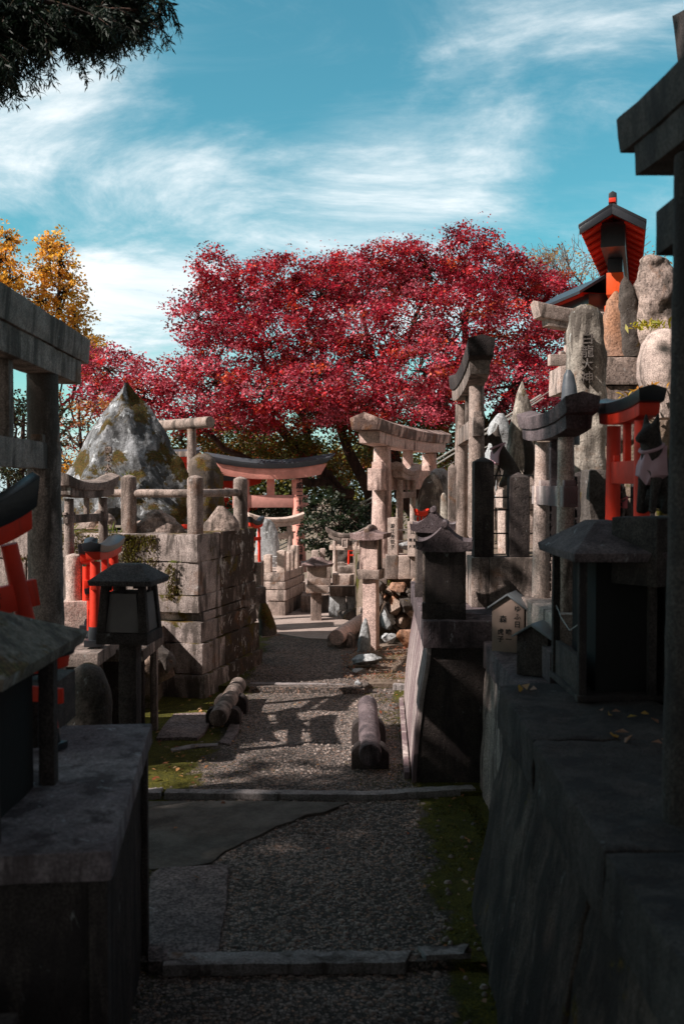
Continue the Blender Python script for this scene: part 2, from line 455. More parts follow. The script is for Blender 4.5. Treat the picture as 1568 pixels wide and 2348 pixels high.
def fox(label, loc, rz, s, mat, bib, name='fox_statue', plinth=None):
    root = thing(name, label, 'fox statue', loc, rz)
    V = [(-.08, 0, .13, .10), (-.02, 0, .24, .095), (.06, 0, .35, .085), (.09, 0, .46, .055), (.12, 0, .54, .066), (.17, 0, .53, .045), (.235, 0, .50, .022),
         (.10, .05, .24, .04), (.13, .05, .12, .026), (.14, .05, .02, .028), (.10, -.05, .24, .04), (.13, -.05, .12, .026), (.14, -.05, .02, .028),
         (.0, .09, .10, .055), (.08, .09, .03, .03), (.0, -.09, .10, .055), (.08, -.09, .03, .03),
         (-.19, 0, .10, .04), (-.25, 0, .24, .06), (-.24, 0, .42, .065), (-.19, 0, .60, .03), (-.17, 0, .68, .006),
         (.095, .04, .60, .026), (.085, .048, .68, .006), (.095, -.04, .60, .026), (.085, -.048, .68, .006)]
    E = [(0, 1), (1, 2), (2, 3), (3, 4), (4, 5), (5, 6), (2, 7), (7, 8), (8, 9), (2, 10), (10, 11), (11, 12), (0, 13), (13, 14), (0, 15), (15, 16),
         (0, 17), (17, 18), (18, 19), (19, 20), (20, 21), (4, 22), (22, 23), (4, 24), (24, 25)]
    b = skin_mesh('body', [tuple(c * s for c in v) for v in V], E, mat, root)
    g = G(); rs = []
    for k in range(9):
        u = k / 8; z = .47 - .26 * u; w = .075 + .045 * math.sin(min(u * 1.6, 1) * 1.57); w *= (1 if u < .75 else (1 - u) * 4 + .05)
        row = []
        for i in range(11):
            a = (i / 10 - .5) * 2
            x = .115 + .045 * math.sin(u * 2.6) - abs(a) ** 1.7 * .10 * (1 - .4 * u) + .01 * math.sin(a * 7 + u * 5)
            row.append((x * s, a * w * s, z * s))
        rs.append(row)
    rs2 = [[(p[0] + .006 * s, p[1], p[2]) for p in r] for r in rs]
    g.rings(rs, cap=False, closed=False); g.rings(rs2, cap=False, closed=False)
    g.build('bib', M[bib], root)
    g = G(); g.tube([(.09 * s + .075 * s * math.cos(t), .072 * s * math.sin(t), (.455 + .03 * math.cos(t + 3.14)) * s) for t in [2 * math.pi * i / 16 for i in range(17)]], .012 * s, 6)
    g.build('collar', M[bib], root)
    if plinth:
        w, h = plinth; g = G(); g.box(-w, w, -w * .7, w * .7, -h, 0); g.build('plinth', M[mat], root, bev=.004, rough=.002)
    return root

# ---------------------------------------------------------------- leaves and trees
def leafmat(name, trans=.45, rough=.5):
    m, n = newmat(name)
    a = n.n('ShaderNodeVertexColor', layer_name='leafcol').outputs[0]
    d = n.n('ShaderNodeBsdfPrincipled', i={'Base Color': a, 'Roughness': rough, 'Specular IOR Level': .4})
    t = n.n('ShaderNodeBsdfTranslucent', i={'Color': a})
    mx = n.n('ShaderNodeMixShader', i={0: trans, 1: d.outputs[0], 2: t.outputs[0]})
    o = n.n('ShaderNodeOutputMaterial'); n.nt.links.new(mx.outputs[0], o.inputs[0])
    return m
M['leaf'] = leafmat('leaf')
M['needle'] = leafmat('needle', .12, .6)
def leaves(name, cen, size, cols, parent=None, seed=0, upbias=.6, aspect=.62, mat='leaf', dirs=None, fold=.25):
    """cen (N,3) leaf centres, size (N,), cols (N,3): one bent kite blade per leaf"""
    rg = np.random.default_rng(seed); N = len(cen)
    nrm = rg.normal(size=(N, 3)); nrm[:, 2] = np.abs(nrm[:, 2]) + upbias; nrm /= np.linalg.norm(nrm, axis=1)[:, None]
    t = rg.normal(size=(N, 3)) if dirs is None else dirs
    t = t - (t * nrm).sum(1)[:, None] * nrm; t /= np.linalg.norm(t, axis=1)[:, None] + 1e-9
    b = np.cross(nrm, t)
    s = size[:, None]
    v = np.empty((N, 4, 3))
    v[:, 0] = cen - t * s * .5; v[:, 1] = cen + b * s * .5 * aspect + nrm * s * fold * .4 + t * s * .05
    v[:, 2] = cen + t * s * .5; v[:, 3] = cen - b * s * .5 * aspect + nrm * s * fold * .4 + t * s * .05
    me = bpy.data.meshes.new(name)
    me.vertices.add(N * 4); me.vertices.foreach_set('co', v.reshape(-1).astype(np.float32))
    me.loops.add(N * 4); me.loops.foreach_set('vertex_index', np.arange(N * 4, dtype=np.int32))
    me.polygons.add(N); me.polygons.foreach_set('loop_start', np.arange(0, N * 4, 4, dtype=np.int32))
    me.update(calc_edges=True)
    ca = me.color_attributes.new('leafcol', 'FLOAT_COLOR', 'POINT')
    c4 = np.ones((N, 4, 4), dtype=np.float32); c4[:, :, :3] = cols[:, None, :]
    ca.data.foreach_set('color', c4.reshape(-1))
    me.materials.append(M[mat])
    o = bpy.data.objects.new(name, me); COL.objects.link(o)
    if parent: o.parent = parent
    return o
def clump_leaves(rg, pads, n, prad, flat, lsize, palette, wts, jit=.25, inner=None):
    """pads (K,3): leafy sprays; returns centres, sizes, colours"""
    K = len(pads)
    c = np.repeat(pads, n, axis=0)
    d = rg.normal(size=(K * n, 3)); d /= np.linalg.norm(d, axis=1)[:, None]
    d *= (rg.random(K * n) ** .5)[:, None] * np.repeat(prad, n)[:, None] * 1.25
    d[:, 2] *= flat
    cen = c + d
    pal = np.array(palette); w = np.array(wts, float); w /= w.sum()
    pc = rg.choice(len(pal), size=K, p=w); lc = np.repeat(pc, n); pf = np.repeat(rg.uniform(.55, 1.3, K), n)[:, None]
    sw = rg.random(K * n) < .18; lc[sw] = rg.choice(len(pal), size=sw.sum(), p=w)
    col = pal[lc] * pf * (1 + rg.normal(size=(K * n, 1)) * jit).clip(.35, 1.9)
    size = lsize * (.7 + .6 * rg.random(K * n))
    return cen, size, col
def lump_pads(rg, lumps, dens, shell=.55):
    """lumps (x,y,z,rx,ry,rz) world; pads spread through the outer part of each ellipsoid"""
    out = []; idx = []
    for li, (x, y, z, a, b, c) in enumerate(lumps):
        k = max(6, int(dens * (a * b * c) ** (2 / 3)))
        d = rg.normal(size=(k, 3)); d /= np.linalg.norm(d, axis=1)[:, None]
        d *= (shell + (1 - shell) * rg.random(k) ** .6)[:, None]
        out.append(np.array([x, y, z]) + d * np.array([a, b, c])); idx.append(np.full(k, li))
    return np.concatenate(out), np.concatenate(idx)
def bend(p, q, k, amp, rr):
    p = Vector(p); q = Vector(q); pts = []
    L = (q - p).length
    for i in range(k + 1):
        t = i / k; e = math.sin(t * math.pi)
        pts.append(p.lerp(q, t) + Vector((rr.gauss(0, 1), rr.gauss(0, 1), rr.gauss(0, .6))) * amp * L * e * .5)
    return pts
# ================================================================ GROUND
def ground_mat(name, kind):
    m, n = newmat(name)
    v = n.n('ShaderNodeTexCoord').outputs['Object']
    xyz = n.n('ShaderNodeSeparateXYZ', i={0: v})
    vo = n.n('ShaderNodeTexVoronoi', i={'Vector': v, 'Scale': 80.0, 'Randomness': 1.0})
    de = n.n('ShaderNodeTexVoronoi', feature='DISTANCE_TO_EDGE', i={'Vector': v, 'Scale': 80.0})
    cc = n.n('ShaderNodeSeparateColor', i={0: vo.outputs['Color']}).outputs[0]
    peb = n.mix(n.ramp(cc, .1, .95), (.07, .062, .056), (.31, .25, .225))
    warm = n.n('ShaderNodeSeparateColor', i={0: vo.outputs['Color']}).outputs[1]
    peb = n.mix(n.math('MULTIPLY', n.ramp(warm, .82, .86), .7), peb, (.36, .22, .16))
    e = n.ramp(de.outputs[0], .02, .12)
    gravel = n.mix(e, (.05, .044, .04), peb)
    big = n.noise(v, 1.6, 5, .6)
    gravel = n.gain(gravel, n.ramp(big, .3, .7, .72, 1.2))
    earth = n.mix(n.ramp(n.noise(v, 9, 6, .7), .3, .7), (.16, .115, .085), (.26, .20, .16))
    earth = n.gain(earth, n.ramp(n.noise(v, 120, 3, .7), .3, .7, .7, 1.25))
    mossc = n.mix(n.ramp(n.noise(v, 16, 5, .7), .35, .65), (.052, .052, .006), (.10, .09, .009))
    mossc = n.gain(mossc, n.ramp(n.noise(v, 130, 3, .7), .3, .7, .3, 1.5))
    hgt = n.math('MULTIPLY', e, .9)
    if kind == 'path':
        # moss creeps in from both walls
        x = n.math('SUBTRACT', xyz.outputs[0], n.math('MULTIPLY', xyz.outputs[1], .015))
        lft = n.ramp(x, -.60, -1.0); rgt = n.ramp(x, .12, .42)
        side = n.math('MAXIMUM', lft, rgt)
        mm = n.math('ADD', n.math('MULTIPLY', side, .50), n.noise(v, 3.1, 7, .66, .4))
        mm = n.ramp(mm, .74, .84)
        dirt = n.ramp(n.math('ADD', n.math('MULTIPLY', side, .34), n.noise(v, 2.3, 6, .6)), .62, .76)
        col = n.mix(n.math('MULTIPLY', dirt, .8), gravel, (.055, .045, .036))
        col = n.mix(mm, col, mossc)
        hgt = n.math('ADD', n.math('MULTIPLY', hgt, n.math('SUBTRACT', 1.0, n.math('MULTIPLY', mm, .8))), n.math('MULTIPLY', mm, n.math('MULTIPLY', n.noise(v, 90, 4, .7), 1.4)))
    elif kind == 'earth':
        mm = n.ramp(n.noise(v, 2.6, 7, .68, .3), .52, .62)
        col = n.mix(mm, earth, mossc)
        hgt = n.math('MULTIPLY', n.noise(v, 60, 5, .7), 2.0)
    elif kind == 'sand':
        col = n.mix(n.ramp(n.noise(v, 5, 6, .65), .3, .7), (.30, .235, .21), (.40, .32, .285))
        col = n.gain(col, n.ramp(n.noise(v, 160, 3, .7), .3, .7, .75, 1.2))
        hgt = n.noise(v, 100, 5, .7)
    elif kind == 'cement':
        col = n.mix(n.ramp(n.noise(v, 7, 8, .72), .3, .7), (.075, .066, .058), (.17, .15, .135))
        sp = n.ramp(n.n('ShaderNodeTexVoronoi', i={'Vector': v, 'Scale': 85.0}).outputs[0], .12, .2, 1, 0)
        col = n.mix(n.math('MULTIPLY', sp, .45), col, (.3, .28, .26))
        lf = n.ramp(xyz.outputs[0], -.72, -.95)
        mm = n.ramp(n.math('ADD', n.math('MULTIPLY', lf, .3), n.noise(v, 4, 6, .65)), .66, .76)
        col = n.mix(mm, col, mossc)
        hgt = n.noise(v, 110, 5, .7)
    n.out(col, .92, hgt, .9, .007, .25)
    return m
M['g_path'] = ground_mat('path_gravel', 'path'); M['g_earth'] = ground_mat('earth', 'earth')
M['g_sand'] = ground_mat('sandy_ground', 'sand'); M['g_cement'] = ground_mat('cement', 'cement')
M['slab'] = stone('granite_slab', (.22, .19, .19), (.13, .115, .12), st=.25, lichen=(.36, .34, .34), li=.12, speck=.6, gran=90, stain=(.05, .045, .045))
M['kerb'] = stone('kerb', (.30, .30, .31), (.22, .22, .23), st=.3, speck=.35, gran=140, rust=.2)

def hgt(x, y):
    """lie of the land"""
    z = .06 if y > 4.76 else (.04 if y > 3.1 else .015)
    if y > 7.2: z = .10
    if y > 14: z -= (y - 14) * .22
    return z
# big ground sheet reaching the horizon
xs = [-900, -300, -100, -40, -20, -12, -8, -5, -3.5, -2.5, -1.5, -.5, .5, 1.5, 2.5, 4, 6, 9, 14, 20, 40, 100, 300, 900]
ys = [-200, -60, -20, -8, -3, 0, 2, 4, 6, 8, 10, 12, 14, 16, 18, 20, 23, 27, 32, 40, 60, 120, 300, 900, 2000]
g = G(); vs = []
for y in ys:
    for x in xs:
        z = -.085
        if y > 14: z -= min((y - 14) * .28, 26)
        if abs(x) > 12: z -= min((abs(x) - 12) * .15, 12)
        vs.append((x, y, z + (rnd.uniform(-.02, 0))))
fs = [(j * len(xs) + i, j * len(xs) + i + 1, (j + 1) * len(xs) + i + 1, (j + 1) * len(xs) + i) for j in range(len(ys) - 1) for i in range(len(xs) - 1)]
g.add(vs, fs); tag(g.build('ground', M['g_earth']), kind='structure')

def sheet(name, outline, z0, z1, mat, L=.12, amp=.006, kind='structure'):
    """walkable slab: sides drop to z0, top at z1"""
    g = G(); g.poly(outline, z0, z1)
    o = g.build(name, M[mat], rough=amp, L=L, freq=2.0, seed=3, ang=60)
    return tag(o, kind=kind)
sheet('path', [(-1.6, -1.5), (.75, -1.5), (.75, 3.10), (-1.6, 3.10)], -.2, .015, 'g_path')
sheet('path', [(-1.6, 3.10), (.75, 3.10), (.80, 4.76), (-1.6, 4.76)], -.2, .04, 'g_path')
sheet('path', [(-2.2, 4.76), (.85, 4.76), (.85, 7.2), (-2.2, 7.2)], -.2, .06, 'g_path')
# upper path beyond the third kerb, its right edge broken beside the mossy earth
o_ = [(-2.2, 7.2)] + [GP(a, b, .1).xy[:] for a, b in ((835, 1580), (845, 1566), (812, 1550), (795, 1530), (800, 1505), (815, 1490), (825, 1470), (840, 1450))] + [(.42, 10.9), (-2.2, 10.9)]
sheet('path', o_, -.2, .102, 'g_path', L=.1)
sheet('earth_bank', [(-.6, 7.19), (2.2, 7.19), (2.2, 9.4), (-.6, 9.4)], -.2, .092, 'g_earth', L=.06, amp=.016)
o_ = [GP(a, b, .12).xy[:] for a, b in ((600, 1458), (640, 1452), (700, 1462), (760, 1466), (850, 1448), (880, 1430), (880, 1395), (590, 1395), (590, 1440))]
sheet('sandy_ground', o_, -.2, .118, 'g_sand', L=.08, amp=.007)
sheet('yard', [(-6, 10.2), (8, 10.2), (9, 15), (-7, 15)], -1, .108, 'g_sand', L=.5)

# cement patch, granite slabs
def patch(name, pts, z, th, mat, label, cat, amp=.004, L=.05):
    pp = [GP(a, b, z + th).xy for a, b in pts]
    c = sum(pp, Vector((0, 0))) / len(pp)
    g = G(); g.poly([(p.x - c.x, p.y - c.y) for p in pp], 0, th + .03)
    o = g.build(name, M[mat], rough=amp, L=L, freq=5, seed=len(pts), ang=50, bev=.004); o.location = (c.x, c.y, z - .03)
    return tag(o, label, cat) if label else tag(o, kind='structure')
patch('cement_patch', [(318, 1838), (560, 1836), (800, 1840), (770, 1851), (742, 1862), (700, 1868), (672, 1882), (635, 1893), (600, 1912), (566, 1926), (545, 1938), (512, 1953), (486, 1977), (430, 1987), (350, 1992), (300, 1990)], .04, .010, 'g_cement', None, None, .003)
patch('paving_slab', [(346, 2006), (368, 1988), (440, 1986), (523, 1982), (520, 2070), (508, 2130), (500, 2200), (340, 2206), (338, 2100)], .04, .012, 'slab', 'speckled purple granite paving slab set in the gravel at the lower left', 'paving slab')
patch('paving_slab', [(358, 1692), (372, 1668), (398, 1636), (470, 1632), (484, 1650), (468, 1680), (452, 1692), (410, 1690)], .06, .02, 'slab', 'rough grey slab lying left of the left stone log', 'paving slab')
patch('paving_slab', [(500, 1700), (512, 1690), (545, 1622), (560, 1620), (545, 1680), (528, 1706)], .06, .018, 'slab', 'narrow pale slab edge along the right side of the left stone log', 'paving slab')
patch('paving_slab', [(392, 1716), (440, 1706), (500, 1703), (500, 1709), (440, 1714), (394, 1722)], .06, .01, 'kerb', 'thin broken stone edging in front of the left stone log', 'paving slab', .002)

def kerb(a, b, z0, z1, dep, label, skew=0, ends=(0, 0), seed=0):
    """long kerb stone across the path; a, b = (px, py) of its lower front corners at height z0"""
    A = GP(a[0], a[1], z0); B = GP(b[0], b[1], z0); mid = (A + B) / 2; d = (B - A)
    L = d.length / 2
    g = G(); n = 14; rr = random.Random(seed)
    fr = []; bk = []
    for i in range(n + 1):
        x = -L + 2 * L * i / n
        e0 = ends[0] if i == 0 else 0; e1 = ends[1] if i == n else 0
        fr.append((x + e0 - e1, rr.uniform(-.004, .004))); bk.append((x, dep + rr.uniform(-.006, .006)))
    g.poly(fr + bk[::-1], -.12, z1 - z0)
    o = g.build('kerb_stone', M['kerb'], rough=.004, L=.035, freq=9, seed=seed, bev=.006, ang=50)
    o.location = (mid.x, mid.y, z0); o.rotation_euler = (0, 0, math.atan2(d.y, d.x))
    return tag(o, label, 'kerb stone')
kerb((372, 2240), (950, 2233), .015, .052, .085, 'longest granite kerb stone across the near end of the path', ends=(0, .03), seed=1)
kerb((968, 2222), (1088, 2214), .015, .056, .07, 'short broken kerb stone at the near right with a chipped corner', ends=(.01, .04), seed=2)
kerb((376, 1833), (870, 1838), .04, .072, .07, 'long pale kerb stone across the path below the two stone logs', seed=3)
kerb((872, 1838), (1092, 1824), .04, .075, .07, 'darker kerb stone ending at the battered pedestal wall', seed=4)
kerb((325, 1834), (372, 1832), .04, .07, .08, 'little pale kerb block at the left end of the step', ends=(0, .01), seed=5)
kerb((572, 1582), (750, 1583), .06, .106, .05, 'thin kerb stone across the far part of the path', seed=6)
kerb((753, 1583), (832, 1584), .06, .102, .045, 'small low kerb stone continuing the far step to the right', seed=7)
kerb((900, 1582), (942, 1584), .06, .10, .06, 'weathered kerb piece between moss and pedestal wall', seed=8)

# moss carpets / fallen leaves
def scatter(name, n, region, size, palette, seed, zoff=.004, upb=3.5, label=None, fold=.25, aspect=.62):
    rg = np.random.default_rng(seed); c = []
    while len(c) < n:
        x, y = region(rg)
        c.append((x, y, hgt(x, y) + zoff + rg.random() * .006))
    c = np.array(c); pal = np.array(palette)
    col = pal[rg.integers(0, len(pal), n)] * (1 + rg.normal(size=(n, 1)) * .2).clip(.5, 1.5)
    o = leaves(name, c, size * (.6 + .7 * rg.random(n)), col, seed=seed, upbias=upb, fold=fold, aspect=aspect)
    return tag(o, kind='stuff')
LEAFPAL = [(.42, .17, .06), (.5, .25, .1), (.3, .09, .04), (.45, .3, .18), (.2, .08, .04)]
def reg_bank(rg):
    x = .55 - rg.random() ** 1.4 * .55; return x, rg.uniform(7.25, 8.7 if x > .1 else 8.3)
scatter('fallen_leaves', 1300, reg_bank, .019, [(.30, .14, .07), (.36, .2, .11), (.24, .09, .05), (.40, .28, .18), (.16, .08, .05), (.30, .07, .04)], 5, .014, 2)
def reg_path(rg):
    y = rg.uniform(2.2, 7.0)
    if rg.random() < .72:
        x = .60 - abs(rg.normal()) * .16 if y < 4.8 else .38 - abs(rg.normal()) * .1
    else: x = -.75 + abs(rg.normal()) * .18 if rg.random() < .6 else rg.uniform(-.7, .5)
    return x, y
scatter('fallen_leaves', 150, reg_path, .024, LEAFPAL, 6, .014, 2.2)
scatter('fallen_leaves', 90, lambda rg: (rg.uniform(-1.1, -.7), rg.uniform(4.9, 6.9)), .03, LEAFPAL, 8, .012, 2.2)
MS = [(.07, .07, .008), (.13, .12, .012), (.05, .05, .006), (.17, .14, .02)]
def reg_moss(rg):
    y = rg.uniform(2.3, 7.6)
    if rg.random() < .55: x = .60 - abs(rg.normal()) * .15 - (.20 if y > 4.8 else 0)
    else: x = -.95 + abs(rg.normal()) * .22 if y > 4.8 else -.78 + abs(rg.normal()) * .12
    if noise.noise(Vector((x * 6, y * 6, 1.3))) < -.12: x, y = .58 + rg.random() * .05, rg.uniform(2.5, 4.6)
    return x, y
scatter('moss', 16000, reg_moss, .010, MS, 12, .002, .4, aspect=.5)
lv = [GP(a, b, .836) for a, b in ((1190, 1582), (1206, 1578), (1222, 1586), (1395, 1640), (1412, 1636), (1448, 1648), (1500, 1655), (1405, 1690), (1425, 1682), (1505, 1708), (1530, 1702), (1560, 1706), (1440, 1700), (1380, 1632), (1478, 1640))]
rgl = np.random.default_rng(2)
tag(leaves('fallen_leaves', np.array([(p.x, p.y, .838 + .006 * rgl.random()) for p in lv]), np.array([.034] * len(lv)) * (.7 + .7 * rgl.random(len(lv))), np.array([(.55, .26, .07), (.42, .2, .12), (.6, .33, .08)])[rgl.integers(0, 3, len(lv))], seed=3, upbias=2.0, fold=.5), kind='stuff')
# little loose pebbles standing proud of the gravel
def pebbles(n, seed):
    rg = random.Random(seed); g = G()
    for _ in range(n):
        y = rg.uniform(2.0, 8.6); x = rg.gauss(-.15, .33)
        if abs(x + .15) > .75: continue
        s = rg.uniform(.004, .010) * (1.25 if y < 4.8 else 1); z = hgt(x, y)
        k = 6; a0 = rg.random() * 6; sx = rg.uniform(.8, 1.5)
        b = [(x + s * sx * math.cos(a0 + 6.283 * i / k), y + s * math.sin(a0 + 6.283 * i / k), z - .002) for i in range(k)]
        t = [(x + .6 * s * sx * math.cos(a0 + 6.283 * i / k), y + .6 * s * math.sin(a0 + 6.283 * i / k), z + s * .55) for i in range(k)]
        g.rings([b, t])
    return g
M['pebble'] = stone('pebble', (.34, .31, .29), (.14, .13, .125), st=.1, speck=.2, gran=300)
tag(pebbles(3600, 4).build('gravel', M['pebble'], ang=80), kind='stuff')
# ================================================================ LEFT SIDE
# block platform that carries the big boulder
C0 = Vector((-1.0, 6.9, 0)); ANG = math.atan2(1.1, .30)
plat = thing('stone_platform', 'moss-streaked granite block platform left of the path under the pointed boulder', 'stone platform', (C0.x, C0.y, .06), ANG)
rr = random.Random(3)
courses = [(1.19, .999, 0.0), (.996, .764, .012), (.761, .645, .0), (.642, .579, .06), (.576, .434, -.01), (.431, .22, -.03), (.217, -.06, -.05)]
gf = G(); gr_ = G()
for ci, (zt, zb, ins) in enumerate(courses):
    zt -= .06; zb -= .06
    y = 0
    bat = -.075 * max(0, 1 - (zt + zb) / 2 / .8) ** 1.4
    ws = [.16, .62, .58, .7, .6] if ci in (0, 1) else ([.28, .5, .6, .7, .6] if ci % 2 else [.42, .66, .5, .7, .6])
    if ci == 0: ws = [.085, .215, .33, .5, .6, .7]
    for w in ws:
        j = rr.uniform(-.006, .006)
        gf.box(ins + j, .4, y + (.001 if y else bat), y + w - .001, zb, zt - .001)
        y += w
    x = .403
    for k, w in enumerate([.36, .375] if ci % 2 else [.45, .285]):
        gr_.box(x, x + w - .001, bat + rr.uniform(-.005, .005), .4, zb, zt - .001)
        x += w
gf.build('front_masonry', M['block_moss'], plat, bev=.004, rough=.007, L=.045, freq=7, seed=2, ang=45)
gr_.build('side_masonry', M['wall_moss'], plat, bev=.004, rough=.010, L=.045, freq=7, seed=5, ang=45)
gt = G(); gt.box(.35, 1.45, .15, 2.9, .7, 1.10); gt.build('fill', M['g_earth'], plat)
# sprawling weathered toe of the wall
rockform('mossy_stone', [(1372, 596, 606), (1400, 594, 622), (1430, 592, 632), (1452, 590, 636)], 8.6, .35, 'mossrock', 'mossy root-like stone just beyond the far end of the block platform', seed=4, amp=.02)
g = G(); g.box(0, .10, 0, .18, 0, .13); o = g.build('stone_block', M['block_moss'], bev=.005, rough=.004, L=.03)
o.location = (X(584, 8.2), 8.15, Z(1382, 8.2)); o.rotation_euler = (0, 0, .3)
tag(o, 'small square block jutting out at the far corner of the block platform', 'stone block')

def loc2w(x, y, z=0): return plat.matrix_basis @ Vector((x, y, z))
# railing on the platform: round posts and round rails
rail = thing('stone_railing', 'round granite posts and rails round the foot of the pointed boulder', 'railing', (C0.x, C0.y, 1.19), ANG)
def rpost(x, y, h, r=.056, name='post', mat='granite_old2'):
    g = G(); g.lathe([(r, 0), (r, h - .012), (r * .93, h), (r * .5, h + .014), (.001, h + .02)], 24, (x, y, 0))
    return g.build(name, M[mat], rail, rough=.0015, L=.03, freq=20)
rpost(.10, .06, .395); rpost(.12, .585, .40); rpost(.98, .06, .39, mat='granite_old'); rpost(.12, 1.20, .38)
g = G(); g.tube([(.115, .11, .285), (.12, .55, .285)], .029, 16); g.build('rail', M['granite_old2'], rail, rough=.002, L=.03)
g = G(); g.tube([(.15, .06, .285), (.93, .06, .285)], .029, 16); g.build('rail', M['granite_old2'], rail, rough=.002, L=.03)
g = G(); g.tube([(.12, .63, .285), (.12, 1.16, .285)], .029, 16); g.build('rail', M['granite_old2'], rail, rough=.002, L=.03)

# the boulder and its neighbours
rockform('boulder', [(874, 274, 304), (884, 266, 314), (896, 257, 328), (915, 243, 350), (945, 221, 366), (975, 204, 384), (1005, 186, 404), (1035, 170, 420), (1065, 150, 436), (1095, 128, 450), (1118, 118, 458), (1150, 120, 456), (1200, 130, 440)],
         8.45, .90, 'boulder', 'huge pointed grey boulder patched with moss, with a dark right edge', 'boulder', seed=11, amp=.05, freq=2.6, p=3.6, facets=.9, tilt=.08, lev=80, n=110, yaw=R(24), cuts=(((.62, -.64, .45), .45), ((-.66, -.58, .45), .50), ((.05, -.93, .36), .36)))
bo = [o for o in COL.objects if o.name == 'boulder'][0]
inscr(bo, '岡本大神', .062, (-.04, -.385, .50), R(-12), 'granite_old2', depth=.016)
rockform('mossy_stone', [(1040, 455, 478), (1052, 442, 494), (1075, 436, 503), (1100, 434, 508), (1140, 432, 510), (1200, 430, 512)], 8.5, .5, 'mossrock', 'rounded dark rock topped with moss right behind the pointed boulder', 'rock', seed=9, amp=.03, p=2.5)
rockform('rock', [(1168, 352, 368), (1176, 338, 382), (1190, 322, 400), (1205, 304, 418), (1222, 298, 424)], 7.30, .22, 'rock_tan', 'rough peaked stone on the platform between the two nearer round posts', 'rock', seed=21, amp=.022, freq=14, p=2.6)
rockform('rock', [(1160, 502, 512), (1170, 494, 524), (1185, 480, 540), (1198, 470, 548), (1216, 464, 550)], 7.55, .2, 'rock_tan', 'smooth peaked stone on the platform right of the corner post', 'rock', seed=22, amp=.008, freq=9, p=2.6)
rockform('rock', [(1168, 225, 236), (1180, 208, 252), (1195, 190, 262), (1212, 160, 268)], 7.75, .2, 'rock_tan', 'knobbly stone on the platform behind the small grey torii', 'rock', seed=23, amp=.025, freq=13, p=2.4)
rockform('rock', [(1128, 236, 248), (1140, 228, 262), (1165, 222, 262)], 8.0, .2, 'rock_gray', 'pale lump of rock beside the left round post', 'rock', seed=24, amp=.02, freq=8, p=2.4)

# log torii behind
torii('log_torii', 'weathered torii of plain round stone logs standing behind the boulder', 'torii', (X(318, 9.6), 9.9), (X(445, 9.4), 9.3), .9, Z(985, 9.4) - .9, .048, 'granite_old2', over=.30, kh=.105, roundtop=True, strut=False, nz=.80, nh=.05, nd=.05, lean=.01, wedge=False, rough=.001, nover=.0)
# small white figure between posts
fox('small pale stone fox peeping between the round posts of the railing', P(520, 1142, 8.3)[:], R(240), .13, 'granite', 'cloth_pink')

# moss and little plants hanging over the blocks
def tuft(name, label, loc, n, L, cols, seed, spread=.03, droop=.5, cat='plant', wid=.12):
    rg = np.random.default_rng(seed); cen = []; dr = []; sz = []
    for i in range(n):
        a = rg.random() * 6.28; e = rg.uniform(.1, 1.0); d = np.array([math.cos(a) * e, math.sin(a) * e, 1.0 - droop * e * 1.6]); d /= np.linalg.norm(d)
        l = L * rg.uniform(.5, 1.1); base = np.array([rg.normal() * spread, rg.normal() * spread, 0])
        cen.append(base + d * l * .5); dr.append(d); sz.append(l)
    c = np.array(cols)[rg.integers(0, len(cols), n)] * (1 + rg.normal(size=(n, 1)) * .15).clip(.5, 1.5)
    o = leaves(name, np.array(cen), np.array(sz), c, seed=seed, upbias=0.1, aspect=wid, dirs=np.array(dr))
    o.location = loc; return tag(o, label, cat)
GR = [(.13, .16, .02), (.20, .22, .03), (.08, .10, .015)]
tuft('grass_tuft', 'bright grass tuft on top of the left round post', P(292, 1102, 7.52)[:], 26, .09, GR, 1, .012)
tuft('grass_tuft', 'yellow-green tuft low on the left side of the left round post', P(256, 1142, 7.5)[:], 26, .08, GR, 2, .012)
tuft('grass_tuft', 'grass tuft on the blocks below the small grey torii', P(152, 1190, 7.4)[:], 30, .11, GR, 3, .02)
tuft('grass_tuft', 'broad-leaved tuft on the platform edge between two round posts', (loc2w(-.02, .66, 1.13))[:], 34, .09, GR, 4, .04)
tuft('grass_tuft', 'low green tuft at the joint near the corner block', (loc2w(-.02, .17, .93))[:], 40, .035, [(.16, .2, .01)], 5, .015)
tuft('grass_tuft', 'tuft of grass between the round post foot and the platform corner', (loc2w(.0, .95, 1.13))[:], 24, .08, GR, 9, .03)
def hang_moss(n, seed):
    rg = np.random.default_rng(seed); cen = []; sz = []
    for i in range(n):
        t = rg.random()
        if t < .5: y = rg.uniform(.30, 1.05); z = 1.12 - abs(rg.normal()) * .05 * (1 + 3 * max(0, math.sin(y * 9)))
        elif t < .72: y = rg.normal() * .03 + .52; z = 1.12 - rg.random() * .26
        elif t < .9: y = rg.uniform(.3, 1.4); z = .94 + rg.normal() * .02
        else: y = rg.normal() * .02 + .2; z = .92 - rg.random() * .25
        p = loc2w(-.012 - rg.random() * .012, y, z); cen.append(p[:]); sz.append(rg.uniform(.012, .028))
    n = len(cen); rg2 = np.random.default_rng(1)
    col = np.array([(.10, .085, .012), (.14, .12, .015), (.09, .055, .02)])[rg2.integers(0, 3, n)]
    d = rg2.normal(size=(n, 3)) * .5; d[:, 2] -= 1
    o = leaves('hanging_moss', np.array(cen), np.array(sz), col, seed=2, upbias=-.3, aspect=.5, dirs=d)
    return tag(o, kind='stuff')
hang_moss(2600, 3)

